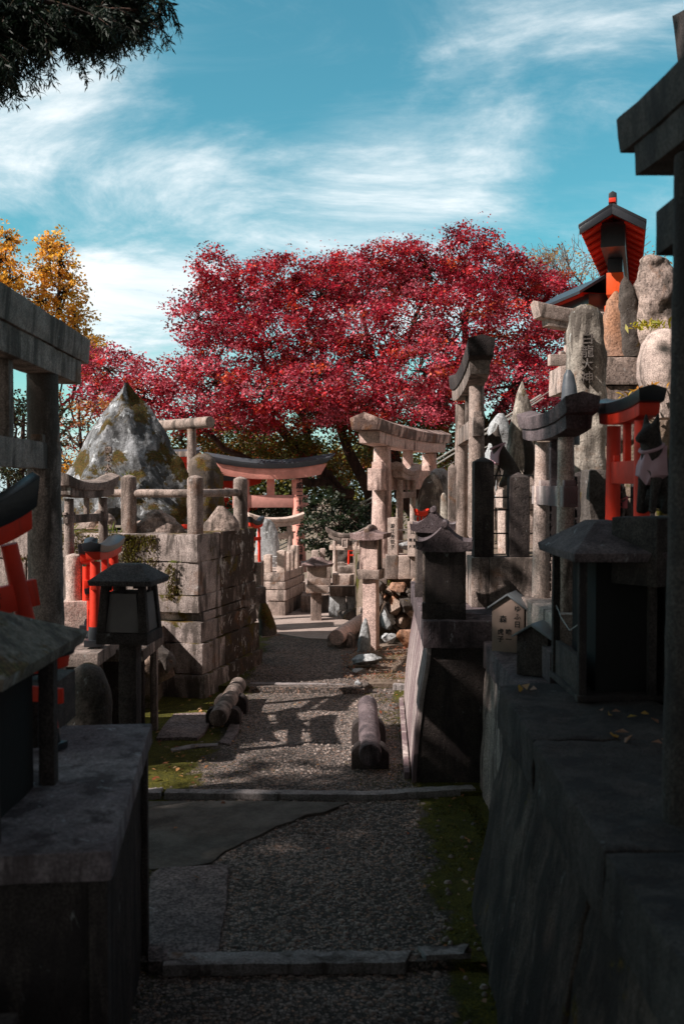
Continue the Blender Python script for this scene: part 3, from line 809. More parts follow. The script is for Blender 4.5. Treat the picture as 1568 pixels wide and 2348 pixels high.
# second table of slabs with its panels
tb = thing('stone_table', 'far offering table of thin granite slabs beside the block platform', 'stone table', (-1.08, 5.4, .02))
g = G(); g.box(-1.1, 0, 0, .62, .555, .62); g.build('table_top', M['granite_old'], tb, bev=.004, rough=.003)
for (x, y) in ((-.05, .03), (-.05, .56), (-.95, .03)):
    g = G(); g.box(x - .02, x + .02, y - .02, y + .03, -.1, .555); g.build('leg', M['granite_old'], tb, bev=.003)
g = G(); g.box(-1.0, -.1, .50, .54, -.1, .554); g.build('back_panel', M['granite_dark'], tb, bev=.003)
tb2 = thing('stone_table', 'lower stone ledge under the vermilion torii pair, left of the grey lantern', 'stone table', (-1.25, 5.0, .02))
g = G(); g.box(-1.2, 0.02, 0, .5, .60, .67); g.build('table_top', M['granite_old'], tb2, bev=.004, rough=.003)
g = G(); g.box(-1.2, -.06, .06, .44, -.1, .60); g.build('base', M['granite_dark'], tb2, bev=.004, rough=.004)

# rough rubble bank behind the tables
bank = thing('rubble_wall', 'dark rubble retaining wall behind the offering tables on the left', 'retaining wall', (-1.7, 6.3, 0))
rr = random.Random(12)
for i in range(46):
    x = rr.uniform(-1.6, .62); z = rr.uniform(0, .55)
    rubble('stone', (x, rr.uniform(.0, .25) + abs(x) * .06, z - .08), (rr.uniform(.16, .34), .25, rr.uniform(.14, .28)), rr.choice(['rock_dark', 'rock', 'rock_dark']), seed=200 + i, rz=rr.uniform(-.4, .4), parent=bank)
g = G(); g.box(-3.0, .45, .25, 1.6, -.1, .55); g.build('earth_core', M['g_earth'], bank)

# block with short round post, left
blk = thing('stone_post', 'short round-topped granite post on a square block behind the near pillar', 'stone post', (X(176, 5.5), 5.55, .66), R(10))
g = G(); g.box(-.085, .075, -.08, .10, 0, Z(1378, 5.5) - .66); g.build('base', M['granite'], blk, bev=.004, rough=.003)
hb = Z(1378, 5.5) - .66; hp = Z(1272, 5.5) - Z(1378, 5.5)
g = G(); g.lathe([(.046, hb + .0005), (.045, hb + hp * .95), (.04, hb + hp * .98), (.001, hb + hp * 1.02)], 24, (-.03, 0, 0)); g.build('shaft', M['granite'], blk, rough=.001)

# small grey stone torii (upper left)
torii('stone_torii', 'small grey stone torii with an upswept beam in front of the boulder', 'torii', (X(171, 6.0), 5.86), (X(216, 6.0), 6.24), Z(1372, 6), Z(1142, 6.05) - Z(1372, 6), .031, 'granite_old', over=.085, kh=.048, sh=.045, kd=.13, rise=.03, nz=.80, nh=.05, nover=.04, lean=.01, rough=.001, sw=.03, flare=.6)
# vermilion torii pair
t1 = torii('votive_torii', 'vermilion votive torii with black top beside the grey lantern roof', 'torii', (X(219, 5.2), 5.17), (X(250, 5.6), 5.72), .70, Z(1292, 5.2) - .70 + .01, .030, 'vermilion', over=.09, kh=.034, sh=.038, kd=.10, rise=.02, nz=.74, nh=.06, nover=.05, capmat='lacquer', feet='lacquer', fh=.10, wedge=False, lean=.02)
inscr(t1, '奉納', .035, (0, -.018, (Z(1292, 5.2) - .69) * .74), 0, 'ink', vertical=False, depth=.002)
torii('votive_torii', 'smaller vermilion torii half hidden behind the grey torii column', 'torii', (X(196, 5.5), 5.5), (X(212, 6.0), 5.95), .74, Z(1300, 5.5) - .74, .022, 'vermilion', over=.07, kh=.04, sh=.035, kd=.08, rise=.04, nz=.72, nh=.05, capmat='lacquer', feet='lacquer', fh=.07, wedge=False, lean=.02, group=None)
torii('votive_torii', 'tiny vermilion torii low between the round post and the larger vermilion torii', 'torii', (X(203, 5.3), 5.3), (X(214, 5.6), 5.55), .72, .20, .014, 'vermilion', over=.04, kh=.022, sh=.02, kd=.05, rise=.02, nz=.72, nh=.03, capmat='lacquer', feet='lacquer', fh=.04, wedge=False, lean=.01)

# mid lantern on post
def box_lantern(label, x, y, z, rz, w, h, roof_hw, roof_hd, post_h, post_w, mats=('slate_stone', 'granite_dark', 'granite_dark'), panel='paper', flare=.0, roof_rise=.08, rx=.5, ry=.0):
    rt = thing('lantern', label, 'lantern', (x, y, z), rz)
    if post_h > 0:
        g = G(); g.box(-post_w / 2, post_w / 2, -post_w / 2, post_w / 2, -post_h, 0); g.build('post', M[mats[1]], rt, bev=.004, rough=.003, L=.05)
    a = w / 2; b = a + flare
    g = G(); g.box(-b, b, -b, b, .0005, .05); g.build('base', M[mats[1]], rt, bev=.004, rough=.002)
    def corner(sx, sy):
        t = .02 + w * .06
        g = G()
        q0 = [(b * sx, b * sy), ((b - t * 1.25) * sx, b * sy), ((b - t * 1.25) * sx, (b - t * 1.25) * sy), (b * sx, (b - t * 1.25) * sy)]
        q1 = [(a * sx, a * sy), ((a - t) * sx, a * sy), ((a - t) * sx, (a - t) * sy), (a * sx, (a - t) * sy)]
        g.rings([[(p[0] * .985, p[1] * .985, .051) for p in q0], [(p[0] * .985, p[1] * .985, h) for p in q1]])
        g.build('corner_post', M[mats[2] if sx > 0 else mats[1]], rt, bev=.003, rough=.001)
    for sx in (-1, 1):
        for sy in (-1, 1): corner(sx, sy)
    for k in range(4):
        g = G(); Mx = Matrix.Rotation(k * math.pi / 2, 4, 'Z')
        t = .03 + w * .05
        vs = [(-(b - t), -b * .90, .052), (b - t, -b * .90, .052), (a - t, -a * .90, h * .86), (-(a - t), -a * .90, h * .86)]
        vs = [Mx @ Vector(v) for v in vs] + [Mx @ Vector((v[0], v[1] + .012, v[2])) for v in vs]
        g.add(vs, [(0, 1, 2, 3), (7, 6, 5, 4), (0, 4, 5, 1), (1, 5, 6, 2), (2, 6, 7, 3), (3, 7, 4, 0)])
        g.build('window_panel', M[panel], rt, bev=.0015)
    for k in range(4):
        Mx = Matrix.Rotation(k * math.pi / 2, 4, 'Z')
        g = G(); g.box(-.012, .012, -a * .97, -a * .85, h * .87, h * .995, M=Mx); g.build('muntin', M[mats[1]], rt)
    g = G(); lantern_roof(g, roof_hw, roof_hd, h + .0008, .022, roof_rise, rx, ry)
    g.build('roof', M[mats[0]], rt, bev=.002, rough=.001, L=.06)
    return rt
yl = 4.35
box_lantern('grey box lantern with slate hipped roof and blank panels on a stone post', X(296, yl), yl, Z(1470, yl), R(-6), .195, Z(1338, yl) - Z(1470, yl), .140, .138, Z(1470, yl) - .0, .078, flare=.016, roof_rise=.065, rx=.42, ry=.25)
# dark rounded stone
rockform('standing_stone', [(1520, 188, 205), (1526, 172, 222), (1545, 160, 236), (1580, 153, 246), (1630, 150, 252), (1720, 150, 254), (1830, 150, 254)], 4.55, .22, 'rock_dark', 'dark rounded standing stone behind the near offering table', seed=31, amp=.012, freq=6, p=2.3)

# near left: big stone torii along the path
NT_ = torii('stone_torii', 'large dark stone torii at the left edge, its far pillar in front of the trees', 'torii', (-1.17, 2.98), (-1.205, 4.07), .0, 1.985, .070, 'granite_old', over=.50, kh=.11, sh=.10, kd=.17, rise=.0, nz=.835, nh=.105, nd=.06, nover=.17, lean=.05, rough=.003, sw=.055, rb=.082, flare=.0, endslant=.06, seed=4)
# near left: lantern with hipped roof, post frame
nl = thing('lantern', 'blurred stone lantern with mossy slab roof at the left edge', 'lantern', (-.965, 2.36, 0))
g = G(); lantern_roof(g, .275, .33, 1.118, .03, .105, .42, .0)
g.build('roof', M['roof_moss'], nl, bev=.004, rough=.003, L=.05)
for sx, sy in ((1, -1), (1, 1), (-1, -1), (-1, 1)):
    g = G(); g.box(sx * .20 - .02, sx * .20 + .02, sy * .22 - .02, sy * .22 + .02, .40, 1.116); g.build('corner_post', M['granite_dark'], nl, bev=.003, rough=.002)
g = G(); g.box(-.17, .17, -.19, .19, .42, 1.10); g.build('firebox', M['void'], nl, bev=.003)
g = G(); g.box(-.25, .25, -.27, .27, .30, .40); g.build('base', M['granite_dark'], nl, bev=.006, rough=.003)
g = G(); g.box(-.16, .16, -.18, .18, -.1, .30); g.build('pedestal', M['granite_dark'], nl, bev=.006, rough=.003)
# near offering table
nt = thing('stone_table', 'near offering table, thick blotched granite slab on a dark solid body', 'stone table', (-.491, 2.10, 0), R(6.5))
g = G(); g.box(-1.0, 0, 0, 1.137, .70, .765); g.build('table_top', M['table_stone'], nt, bev=.005, rough=.004, L=.05)
for x, y in ((-.02, .04), (-.02, 1.08), (-.9, .04), (-.9, 1.08)):
    g = G(); g.box(x - .03, x + .010, y - .028, y + .03, -.1, .699); g.build('leg', M['granite_dark'], nt, bev=.003)
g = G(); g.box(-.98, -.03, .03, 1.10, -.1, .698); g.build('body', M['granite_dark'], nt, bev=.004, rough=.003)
# second low ledge, bottom left corner
lg = thing('stone_ledge', 'low blurred granite ledge in the bottom left corner', 'ledge', (-.62, 1.0, 0))
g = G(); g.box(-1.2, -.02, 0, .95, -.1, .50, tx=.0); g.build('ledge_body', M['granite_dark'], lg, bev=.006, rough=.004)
# near vermilion torii, tilted
t2 = torii('votive_torii', 'leaning near vermilion torii with black top and lettering at the left edge', 'torii', (-1.22, 2.95), (-.975, 3.18), .92, .42, .030, 'vermilion', over=.09, kh=.075, sh=.055, kd=.11, rise=.05, nz=.60, nh=.085, nover=.055, capmat='lacquer', feet='lacquer', wedge=False, lean=.025, sw=.03)
t2.rotation_euler[1] = R(-9)
inscr(t2, '千稲荷', .055, (0.0, -.019, .42 * .60), 0, 'ink', vertical=False, depth=.002)
g = G(); g.box(-.35, .16, -.12, .3, -.16, -.0); o = g.build('stone_block', M['granite_dark'], bev=.005); o.location = (-1.06, 3.05, .92)
tag(o, 'dark stone block carrying the leaning near vermilion torii', 'stone block')
t3 = torii('votive_torii', 'vermilion torii with flared black feet standing on the near offering table', 'torii', (-1.06, 2.99), (-.845, 2.91), .767, .22, .017, 'vermilion', over=.07, kh=.035, sh=.03, kd=.07, rise=.03, nz=.72, nh=.045, capmat='lacquer', feet='lacquer', fh=.06, wedge=False, lean=.02)
# ================================================================ STONE LOGS ON THE PATH
def stone_log(label, A, B, r, supports, mat='granite_dark', seed=0, smat='granite_dark'):
    A = Vector(A); B = Vector(B); mid = (A + B) / 2; d = B - A; L = d.length
    rt = thing('stone_log', label, 'stone log', (mid.x, mid.y, min(A.z, B.z) - r - .03), math.atan2(d.y, d.x))
    z = mid.z - rt.location.z; tz = (B.z - A.z)
    g = G(); n = 10
    g.tube([(-L / 2 + L * i / n, 0, z - tz / 2 + tz * i / n) for i in range(n + 1)], r, 28)
    g.build('log', M[mat], rt, bev=.006, rough=.003, L=.03, freq=9, seed=seed)
    for t, w, h in supports:
        x = -L / 2 + L * t; zb = -.03
        zz = z - tz / 2 + tz * t
        for s in (-1, 1):
            g = G(); rs = []
            for xx in (x - .045, x + .045):
                ring = []
                for i in range(15):
                    a = math.pi * i / 14
                    ring.append((xx, s * (w - h * .45) + h * .45 * math.cos(a), h * .5 + h * .5 * math.sin(a)))
                ring += [(xx, s * (w - h * .45) - h * .45, zb), (xx, s * (w - h * .45) + h * .45, zb)]
                rs.append(ring)
            g.rings(rs); g.build('cradle', M[smat], rt, bev=.006, rough=.002, L=.03, seed=seed)
        g = G(); g.box(x - .044, x + .044, -w * .8, w * .8, zb, max(zz - r + .012, .012)); g.build('cradle_base', M[smat], rt, bev=.003)
    return rt
stone_log('left stone log resting on round-backed cradles beside the block platform', (-.735, 5.86, .155), (-.705, 6.75, .175), .054, ((.26, .105, .10), (.62, .105, .11)), 'granite_old', 1)
stone_log('right stone log lying along the path towards the camera on four rounded cradles', (.146, 5.06, .155), (.155, 6.02, .20), .058, ((.12, .098, .125), (.62, .098, .135)), 'purple', 2)
stone_log('sunlit stone log lying aslant at the foot of the tall stone lantern', (-.05, 8.62, .205), (.24, 9.55, .25), .068, ((.16, .12, .12), (.62, .13, .12)), 'granite_pink', 3, 'rock_tan')

# ================================================================ RIGHT: WALLS
def section_wall(name, label, secs, mat, capmat, cap):
    """secs = [(Y, [(x,z)...left profile bottom to top], xr)]"""
    rt = thing(name, label, 'retaining wall', (0, 0, 0))
    g = G()
    for i in range(len(secs) - 1):
        rs = []
        for j, (Y, prof, xr) in enumerate(secs[i:i + 2]):
            Y = Y + (.003 if j == 0 else -.003); ex = .004 * ((i * 7) % 3 - 1)
            rs.append([(x + ex, Y, z) for x, z in prof] + [(xr, Y, prof[-1][1]), (xr, Y, prof[0][1])])
        g.rings(rs)
    g.build('wall_body', M[mat], rt, bev=.004, rough=.011, L=.05, freq=6, seed=2, ang=50)
    for k, (c, m2) in enumerate(cap):
        g = G(); g.rings([[(x, Y, z) for x, z in ((x0, z0), (x0 - .0, z1), (x1, z1), (x1, z0))] for Y, x0, x1, z0, z1 in c])
        g.build('coping', M[m2], rt, bev=.010, rough=.010, L=.035, freq=8, seed=5 + k)
    return rt
M['wall_near'] = stone('wall_near', (.115, .095, .085), (.055, .045, .042), st=.75, stain=(.025, .022, .022), lichen=(.34, .34, .32), li=.12, moss=.08, speck=.4, gran=150, streakz=.9)  # base colour darkened so the wall carries the foreground's shade itself
M['wall_far'] = stone('wall_far', (.36, .33, .31), (.26, .235, .225), st=.55, stain=(.06, .05, .05), speck=.5, gran=150, streakz=.25)
near_prof = lambda k: [(.415 + k, -.12), (.445 + k, .06), (.48 + k, .25), (.515 + k, .45), (.545 + k, .6), (.55 + k, .67)]
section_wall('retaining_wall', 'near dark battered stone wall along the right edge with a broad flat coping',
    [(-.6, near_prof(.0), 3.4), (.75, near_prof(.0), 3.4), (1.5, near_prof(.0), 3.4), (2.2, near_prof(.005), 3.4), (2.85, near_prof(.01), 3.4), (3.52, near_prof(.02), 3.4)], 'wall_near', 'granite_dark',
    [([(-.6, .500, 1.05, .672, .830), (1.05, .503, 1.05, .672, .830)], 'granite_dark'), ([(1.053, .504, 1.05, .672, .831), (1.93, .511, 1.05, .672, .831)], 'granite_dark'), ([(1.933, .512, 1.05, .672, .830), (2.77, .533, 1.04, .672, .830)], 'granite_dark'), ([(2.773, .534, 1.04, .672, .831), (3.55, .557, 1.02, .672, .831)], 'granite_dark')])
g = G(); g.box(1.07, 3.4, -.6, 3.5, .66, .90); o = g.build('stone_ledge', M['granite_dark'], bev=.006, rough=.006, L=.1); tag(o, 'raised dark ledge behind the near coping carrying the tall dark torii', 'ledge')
section_wall('retaining_wall', 'granite wall section between the near dark wall and the shrine pedestal',
    [(3.53, [(.70, -.12), (.70, .3), (.70, .64)], 2.4), (4.86, [(.665, -.12), (.69, .3), (.71, .64)], 2.4)], 'wall_far', 'purple',
    [([(3.551, .665, 1.0, .642, .772), (4.90, .695, 1.0, .642, .772)], 'purple')])
# block between
g = G(); g.box(0, .42, 0, .62, 0, .245); o = g.build('stone_block', M['granite'], bev=.006, rough=.004, L=.05); o.location = (.855, 4.02, .773); o.rotation_euler = (0, 0, R(2))
tag(o, 'granite block on the coping behind the two little plaques, carrying the lettered torii', 'stone block')
g = G(); g.box(0, .30, 0, .16, 0, .125); o = g.build('stone_block', M['purple'], bev=.004, rough=.004, L=.04); o.location = (.80, 3.82, .773)
tag(o, 'purplish low stone block under the second little plaque', 'stone block')

# battered pedestal wall carrying the two small stone shrines
ped = thing('pedestal_wall', 'battered marble-faced pedestal wall with concave side under the two stone shrines', 'pedestal wall', (0, 0, 0))
def bat(x0): return [(x0, -.02), (x0 + .004, .12), (x0 + .018, .3), (x0 + .042, .5), (x0 + .066, .64), (x0 + .076, .735)]
g = G(); g.rings([[(x, Y, z) for x, z in bat(x0)] + [(xr, Y, .735), (xr, Y, -.02)] for Y, x0, xr in ((4.9, .348, .72), (5.8, .385, .76), (6.85, .43, .84))])
g.build('wall_body', M['granite_dark'], ped, bev=.003, rough=.002, L=.08)
g = G(); g.rings([[(x - .004, Y, z) for x, z in bat(x0)] + [(x + .018, Y - .0, z) for x, z in bat(x0)[::-1]] for Y, x0 in ((4.893, .348), (5.8, .385), (6.86, .43))])
g.build('marble_facing', M['marble'], ped, bev=.002)
g = G(); g.rings([[(x, Y, z) for x, z in ((x0, .737), (x0, .87), (1.2, .87), (1.2, .737))] for Y, x0 in ((4.87, .398), (6.90, .475))])
g.build('coping', M['purple'], ped, bev=.005, rough=.003, L=.06)
g = G(); g.rings([[(x0 - .028, Y, -.02), (x0 - .028, Y, .10), (x0 + .0, Y, .10), (x0, Y, -.02)] for Y, x0 in ((4.95, .34), (6.7, .415))])
g.build('foot_strip', M['marble'], ped, bev=.003)

def shrine(label, x, y, z, w, d, h, rw, rd, rz, bh=.08, seed=0):
    rt = thing('stone_shrine', label, 'stone shrine', (x, y, z), rz)
    g = G(); g.box(-w / 2 - .006, w / 2 + .006, -d / 2 - .01, d / 2 + .01, .0005, bh); g.build('base', M['granite_dark'], rt, bev=.003, rough=.0015, L=.04)
    g = G(); g.box(-w / 2 + .008, w / 2 - .006, -d / 2, -d / 2 + .022, bh + .0005, h); g.build('front_slab', M['granite_dark'], rt, bev=.002, rough=.0012, L=.04)
    g = G(); g.box(-w / 2 + .008, w / 2 - .006, d / 2 - .022, d / 2, bh + .0005, h); g.build('back_slab', M['granite_dark'], rt, bev=.002)
    for s in (-1, 1):
        for q in (-.5, .5):
            g = G(); g.box(s * (w / 2 - .004) - .010, s * (w / 2 - .004) + .010, q * d * .52 - .014, q * d * .52 + .014, bh + .0005, h); g.build('side_pillar', M['granite_old'], rt, bev=.002)
    g = G(); g.box(-w / 2 + .03, w / 2 - .03, -d / 2 + .03, d / 2 - .03, bh, h - .002); g.build('chamber', M['void'], rt)
    # roof: ridge runs to the front, long concave slopes, upturned eaves
    g = G(); K = 12; rs = []
    for j in range(9):
        v = -1 + 2 * j / 8; yy = v * rd / 2
        top = []; bot = []
        for i in range(2 * K + 1):
            u = -1 + i / K; a = abs(u)
            zz = h + .028 + (.085 + .012 * abs(v)) * (1 - a) ** 1.7 + .020 * a ** 4 + .012 * abs(v) ** 2
            xx = u * rw / 2 * (1 - .05 * (1 - abs(v)))
            top.append((xx, yy, zz)); bot.append((xx * .97, yy * .97, h + .002 + .016 * a ** 4))
        rs.append(top + bot[::-1])
    g.rings(rs); g.build('roof', M['purple'], rt, bev=0, rough=.0015, L=.04, seed=seed, ang=40)
    g = G(); pts = [(0, (-.5 + i / 10) * rd * 1.02, h + .118 + .022 * abs(-1 + i / 5) ** 2) for i in range(11)]
    g.tube(pts, [.017] * 11, 12); g.build('ridge', M['purple'], rt, bev=.002)
    return rt
shrine('nearer dark stone shrine with dappled concave roof on the battered pedestal', X(1021, 5.05), 5.08, .87, .205, .27, Z(1266, 4.95) - .87, .285, .36, R(-7), seed=1)
shrine('farther stone shrine half hidden behind the nearer one on the same pedestal', X(990, 6.0) + .012, 6.02, .87, .20, .27, Z(1222, 5.9) - .87, .27, .34, R(-7), seed=2)

# fence base and square posts
fb = thing('stone_fence', 'dark stone fence of square posts with pointed caps above the shrines', 'stone fence', (0, 0, 0))
g = G(); g.box(.705, .80, 5.42, 6.6, .8705, 1.142); g.box(.803, 1.12, 5.42, 5.60, .8705, 1.142); g.box(1.123, 2.3, 5.42, 5.60, .8705, 1.142)
g.build('fence_base', M['granite_old'], fb, bev=.004, rough=.003, L=.08)
def fpost(px, w, pyt, Y, pyb=None, mat='granite_dark', par=fb, z0=1.1425):
    x = X(px, Y); zt = Z(pyt, Y)
    g = post_g(w, zt - z0 - .03, .03, x, Y + w / 2, z0); return g.build('post', M[mat], par, bev=.003, rough=.0015, L=.05)
fpost(1110, .108, 1046, 5.44); fpost(1192, .108, 1082, 5.44); fpost(1262, .10, 1084, 5.44); fpost(1334, .108, 1080, 5.44); fpost(1408, .108, 1078, 5.44); fpost(1480, .108, 1076, 5.44)
fpost(1037, .05, 1062, 6.5, z0=1.1425, mat='granite_old'); 
for k, zz in enumerate((1.62, 1.50, 1.43, 1.30)):
    g = G(); g.tube([(.80, 5.50 + .001 * k, zz - .03), (1.9, 5.50 + .001 * k, zz - .03)], .0045, 6); g.build('bar', M['iron'], fb)

# terrace fill
g = G(); g.poly([(.81, 5.6), (2.4, 5.6), (6, 5.2), (6, 12), (1.2, 12), (1.0, 9.2), (.86, 7)], -.1, 1.10)
tag(g.build('terrace', M['g_earth'], rough=.03, L=.25, freq=2), kind='structure')
g = G(); g.poly([(1.7, 7.7), (2.05, 7.45), (2.6, 7.2), (7, 6.4), (8, 13), (2.0, 13), (1.75, 9)], .9, 2.02)
tag(g.build('upper_terrace', M['g_earth'], rough=.04, L=.3, freq=2), kind='structure')
g = G(); g.poly([(2.4, 3.0), (9, 2.0), (12, 9), (4.2, 9), (3.2, 6)], -.1, 2.1)
tag(g.build('hillside', M['g_earth'], rough=.08, L=.35, freq=1.5), kind='structure')

# tall slim torii seen almost end-on
torii('stone_torii', 'tall slim stone torii seen almost end-on to the right of the shrines', 'torii', (X(1092, 6.1), 6.1), (X(1057, 7.5), 7.5), 1.09, 1.05, .052, 'granite_old2', over=.34, kh=.085, sh=.08, kd=.16, rise=.065, nz=.76, nh=.115, nd=.06, nover=.14, lean=.02, rough=.0015, flare=.25, rb=.056, sw=.05, beam='granite_old', capmat='granite_dark', endslant=.1)
# lettered torii
r2 = torii('stone_torii', 'mid-size grey stone torii with pale lettered tie beam in front of the square posts', 'torii', (X(1298, 4.12), 4.12), (X(1241, 4.62), 4.62), 1.018, .72, .037, 'granite', over=.27, kh=.055, sh=.052, kd=.14, rise=.032, nz=.66, nh=.085, nd=.06, nover=.085, lean=.012, rough=.001, flare=.25, rb=.042, sw=.035, beam='purple', capmat='purple', nukimat='marble', endslant=.15)
inscr(r2, '奉献昭和五十八年五月吉日', .042, (r2['hs'] - .006, -.040, .30), 0, 'ink', depth=.0035, pitch=1.1)
inscr(r2, '奉納平成十二年三月', .040, (-r2['hs'] + .006, -.040, .36), 0, 'ink', depth=.0035, pitch=1.1)
for sg in (-1, 1):
    inscr(r2, '大神', .038, (sg * (r2['hs'] - .01), -.042, .50), 0, 'ink_red', depth=.003)

# little plaque houses
def plaque_house(label, x, y, z, w, d, h, rz, lines, mat='wood'):
    rt = thing('plaque_house', label, 'memorial plaque', (x, y, z), rz)
    g = G(); hw = w / 2
    out = [(-hw, 0), (hw, 0), (hw, h * .80), (0, h), (-hw, h * .80)]
    g.rings([[(a, -d / 2, b) for a, b in out], [(a, -d / 2 + .012, b) for a, b in out]]); g.build('front_board', M[mat], rt, bev=.002)
    g = G(); g.rings([[(a, d / 2 - .012, b) for a, b in out], [(a, d / 2, b) for a, b in out]]); g.build('back_board', M[mat], rt, bev=.002)
    for s in (-1, 1):
        g = G(); g.box(s * (hw - .006) - .005, s * (hw - .006) + .005, -d / 2 + .0125, d / 2 - .0125, 0, h * .80); g.build('side_board', M['granite_dark'], rt)
        g = G(); e = hw + .018; k = (h * .2) / hw
        q = [(0, h + .002), (s * e, h - e * k + .002), (s * e, h - e * k + .010), (0, h + .012)]
        g.rings([[(a, -d / 2 - .015, b) for a, b in q], [(a, d / 2 + .015, b) for a, b in q]]); g.build('roof_sheet', M['sheet_metal'], rt, bev=.001)
    for s, size, px, pz in lines: inscr(rt, s, size, (px, -d / 2 - .0006, pz), 0, 'ink', depth=.0012)
    return rt
plaque_house('little wooden plaque house with metal roof and brushed characters on the wall coping', X(1172, 4.62), 4.60, .773, .15, .13, .26, R(-24),
    [('森', .036, -.022, .150), ('虎子', .030, -.034, .075), ('唯一', .030, .004, .075), ('ゆふ日', .032, .044, .165)])
plaque_house('second little plaque house with dark blue metal roof, nearer the camera', X(1232, 4.05), 4.04, .773, .13, .12, .20, R(-30), [], 'granite_dark')

# near right lantern with open frame
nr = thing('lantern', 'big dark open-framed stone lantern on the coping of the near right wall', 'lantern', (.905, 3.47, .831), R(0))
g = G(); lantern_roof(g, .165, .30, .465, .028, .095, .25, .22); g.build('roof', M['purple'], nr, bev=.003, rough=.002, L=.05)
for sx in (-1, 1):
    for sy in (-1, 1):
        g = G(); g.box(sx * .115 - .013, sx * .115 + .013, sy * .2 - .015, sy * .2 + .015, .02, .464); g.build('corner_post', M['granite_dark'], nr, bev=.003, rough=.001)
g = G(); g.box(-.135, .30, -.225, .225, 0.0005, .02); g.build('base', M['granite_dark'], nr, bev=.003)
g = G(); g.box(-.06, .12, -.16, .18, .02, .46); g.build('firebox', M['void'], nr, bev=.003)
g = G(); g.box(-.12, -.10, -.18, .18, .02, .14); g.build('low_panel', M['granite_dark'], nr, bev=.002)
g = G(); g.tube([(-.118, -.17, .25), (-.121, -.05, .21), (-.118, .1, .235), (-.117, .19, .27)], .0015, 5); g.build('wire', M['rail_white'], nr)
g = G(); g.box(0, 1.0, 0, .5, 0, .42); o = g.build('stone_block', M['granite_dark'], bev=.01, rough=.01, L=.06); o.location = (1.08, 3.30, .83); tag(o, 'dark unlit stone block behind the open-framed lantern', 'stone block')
g = G(); g.box(0, .5, 0, .3, 0, .50); o = g.build('stone_block', M['granite_old'], bev=.006, rough=.004, L=.06); o.location = (X(1425, 3.75), 3.72, Z(1204, 3.7) - .50); tag(o, 'granite block carrying the vermilion torii and bibbed fox', 'stone block')

# vermilion torii right
zr = 1.262
t4 = torii('votive_torii', 'vermilion torii with blue-black swept top and lettered tie beam at the right', 'torii', (X(1472, 3.56), 3.56), (X(1404, 3.93), 3.93), zr, Z(1000, 3.9) - zr + .04, .030, 'vermilion', over=.11, kh=.042, sh=.042, kd=.10, rise=.018, nz=.64, nh=.085, nover=.05, capmat='lacquer', wedge=True, lean=.012, sw=.03, flare=.2)
inscr(t4, '稲荷大神', .03, (0, -.0155, (Z(1000, 3.9) - zr + .04) * .64), 0, 'ink', vertical=False, depth=.002)
inscr(t4, '奉納令和元年吉日', .026, (t4['hs'] - .005, -.032, .22), 0, 'ink', depth=.003)
g = G(); g.box(0, .42, 0, .5, 0, zr - .9); o = g.build('stone_block', M['granite_dark'], bev=.006, rough=.004, L=.06); o.location = (X(1385, 3.9) - .03, 3.42, .9); tag(o, 'dark plinth under the vermilion torii behind the open-framed lantern', 'stone block')
fox('dark stone fox with a pinkish-lilac bib at the right edge', (X(1512, 3.3), 3.30, Z(1185, 3.3)), R(215), .50, 'granite_dark', 'cloth_pink', plinth=(.13, .22))
fox('little stone fox in a rose bib low behind the vermilion torii', (X(1446, 3.9), 3.95, Z(1198, 3.9)), R(200), .21, 'granite_old', 'cloth_rose')
fox('mottled stone fox with dark head and pink bib sitting behind the square posts', (X(1160, 6.3), 6.3, Z(1122, 6.3)), R(172), .60, 'rock_dark', 'cloth_pink')
g = G(); g.lathe([(.06, 0), (.06, .3), (.075, .305), (.075, Z(1122, 6.3) - 1.09 - .001)], 20); o = g.build('pedestal', M['granite'], rough=.002, L=.04); o.location = (X(1160, 6.3) + .01, 6.31, 1.09); tag(o, 'round pedestal under the mottled fox', 'pedestal')

# tall dark torii cut by the right edge
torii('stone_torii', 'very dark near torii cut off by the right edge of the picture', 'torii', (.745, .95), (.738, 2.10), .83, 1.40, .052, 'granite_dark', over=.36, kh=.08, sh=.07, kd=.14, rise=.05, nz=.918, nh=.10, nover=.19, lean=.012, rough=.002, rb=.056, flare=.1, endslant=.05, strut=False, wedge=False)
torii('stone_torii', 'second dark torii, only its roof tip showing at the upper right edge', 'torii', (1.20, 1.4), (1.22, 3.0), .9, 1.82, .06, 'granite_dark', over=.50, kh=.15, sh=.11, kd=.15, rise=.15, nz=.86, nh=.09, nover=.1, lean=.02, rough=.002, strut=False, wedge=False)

# upper mound: standing stones
rockform('inscribed_stone', [(699, 1328, 1350), (706, 1314, 1366), (722, 1305, 1377), (760, 1300, 1382), (830, 1297, 1385), (900, 1300, 1386), (1000, 1304, 1386), (1160, 1306, 1388)], 6.9, .24, 'rock_green', 'tall round-topped grey stone carved with running script below the red roof', 'standing stone', seed=41, amp=.018, freq=6, p=2.6, lev=50, n=56)
so = [o for o in COL.objects if o.name == 'inscribed_stone'][0]
inscr(so, '白龍大神', .088, (-.035, -.112, 1.0), R(-22), 'rock_dark', depth=.014, pitch=1.0)
rockform('standing_stone', [(668, 1404, 1412), (690, 1388, 1424), (720, 1380, 1432), (770, 1378, 1438), (820, 1376, 1440)], 7.5, .22, 'rock_orange', 'reddish slab standing left of the dark pitted stone on the upper blocks', 'standing stone', seed=42, amp=.015, p=3)
rockform('standing_stone', [(634, 1424, 1432), (650, 1418, 1442), (690, 1414, 1456), (750, 1414, 1462), (820, 1420, 1470)], 7.45, .2, 'rock_dark', 'narrow dark pitted standing stone with a pointed tip', 'standing stone', seed=43, amp=.02, freq=9, p=2.6)
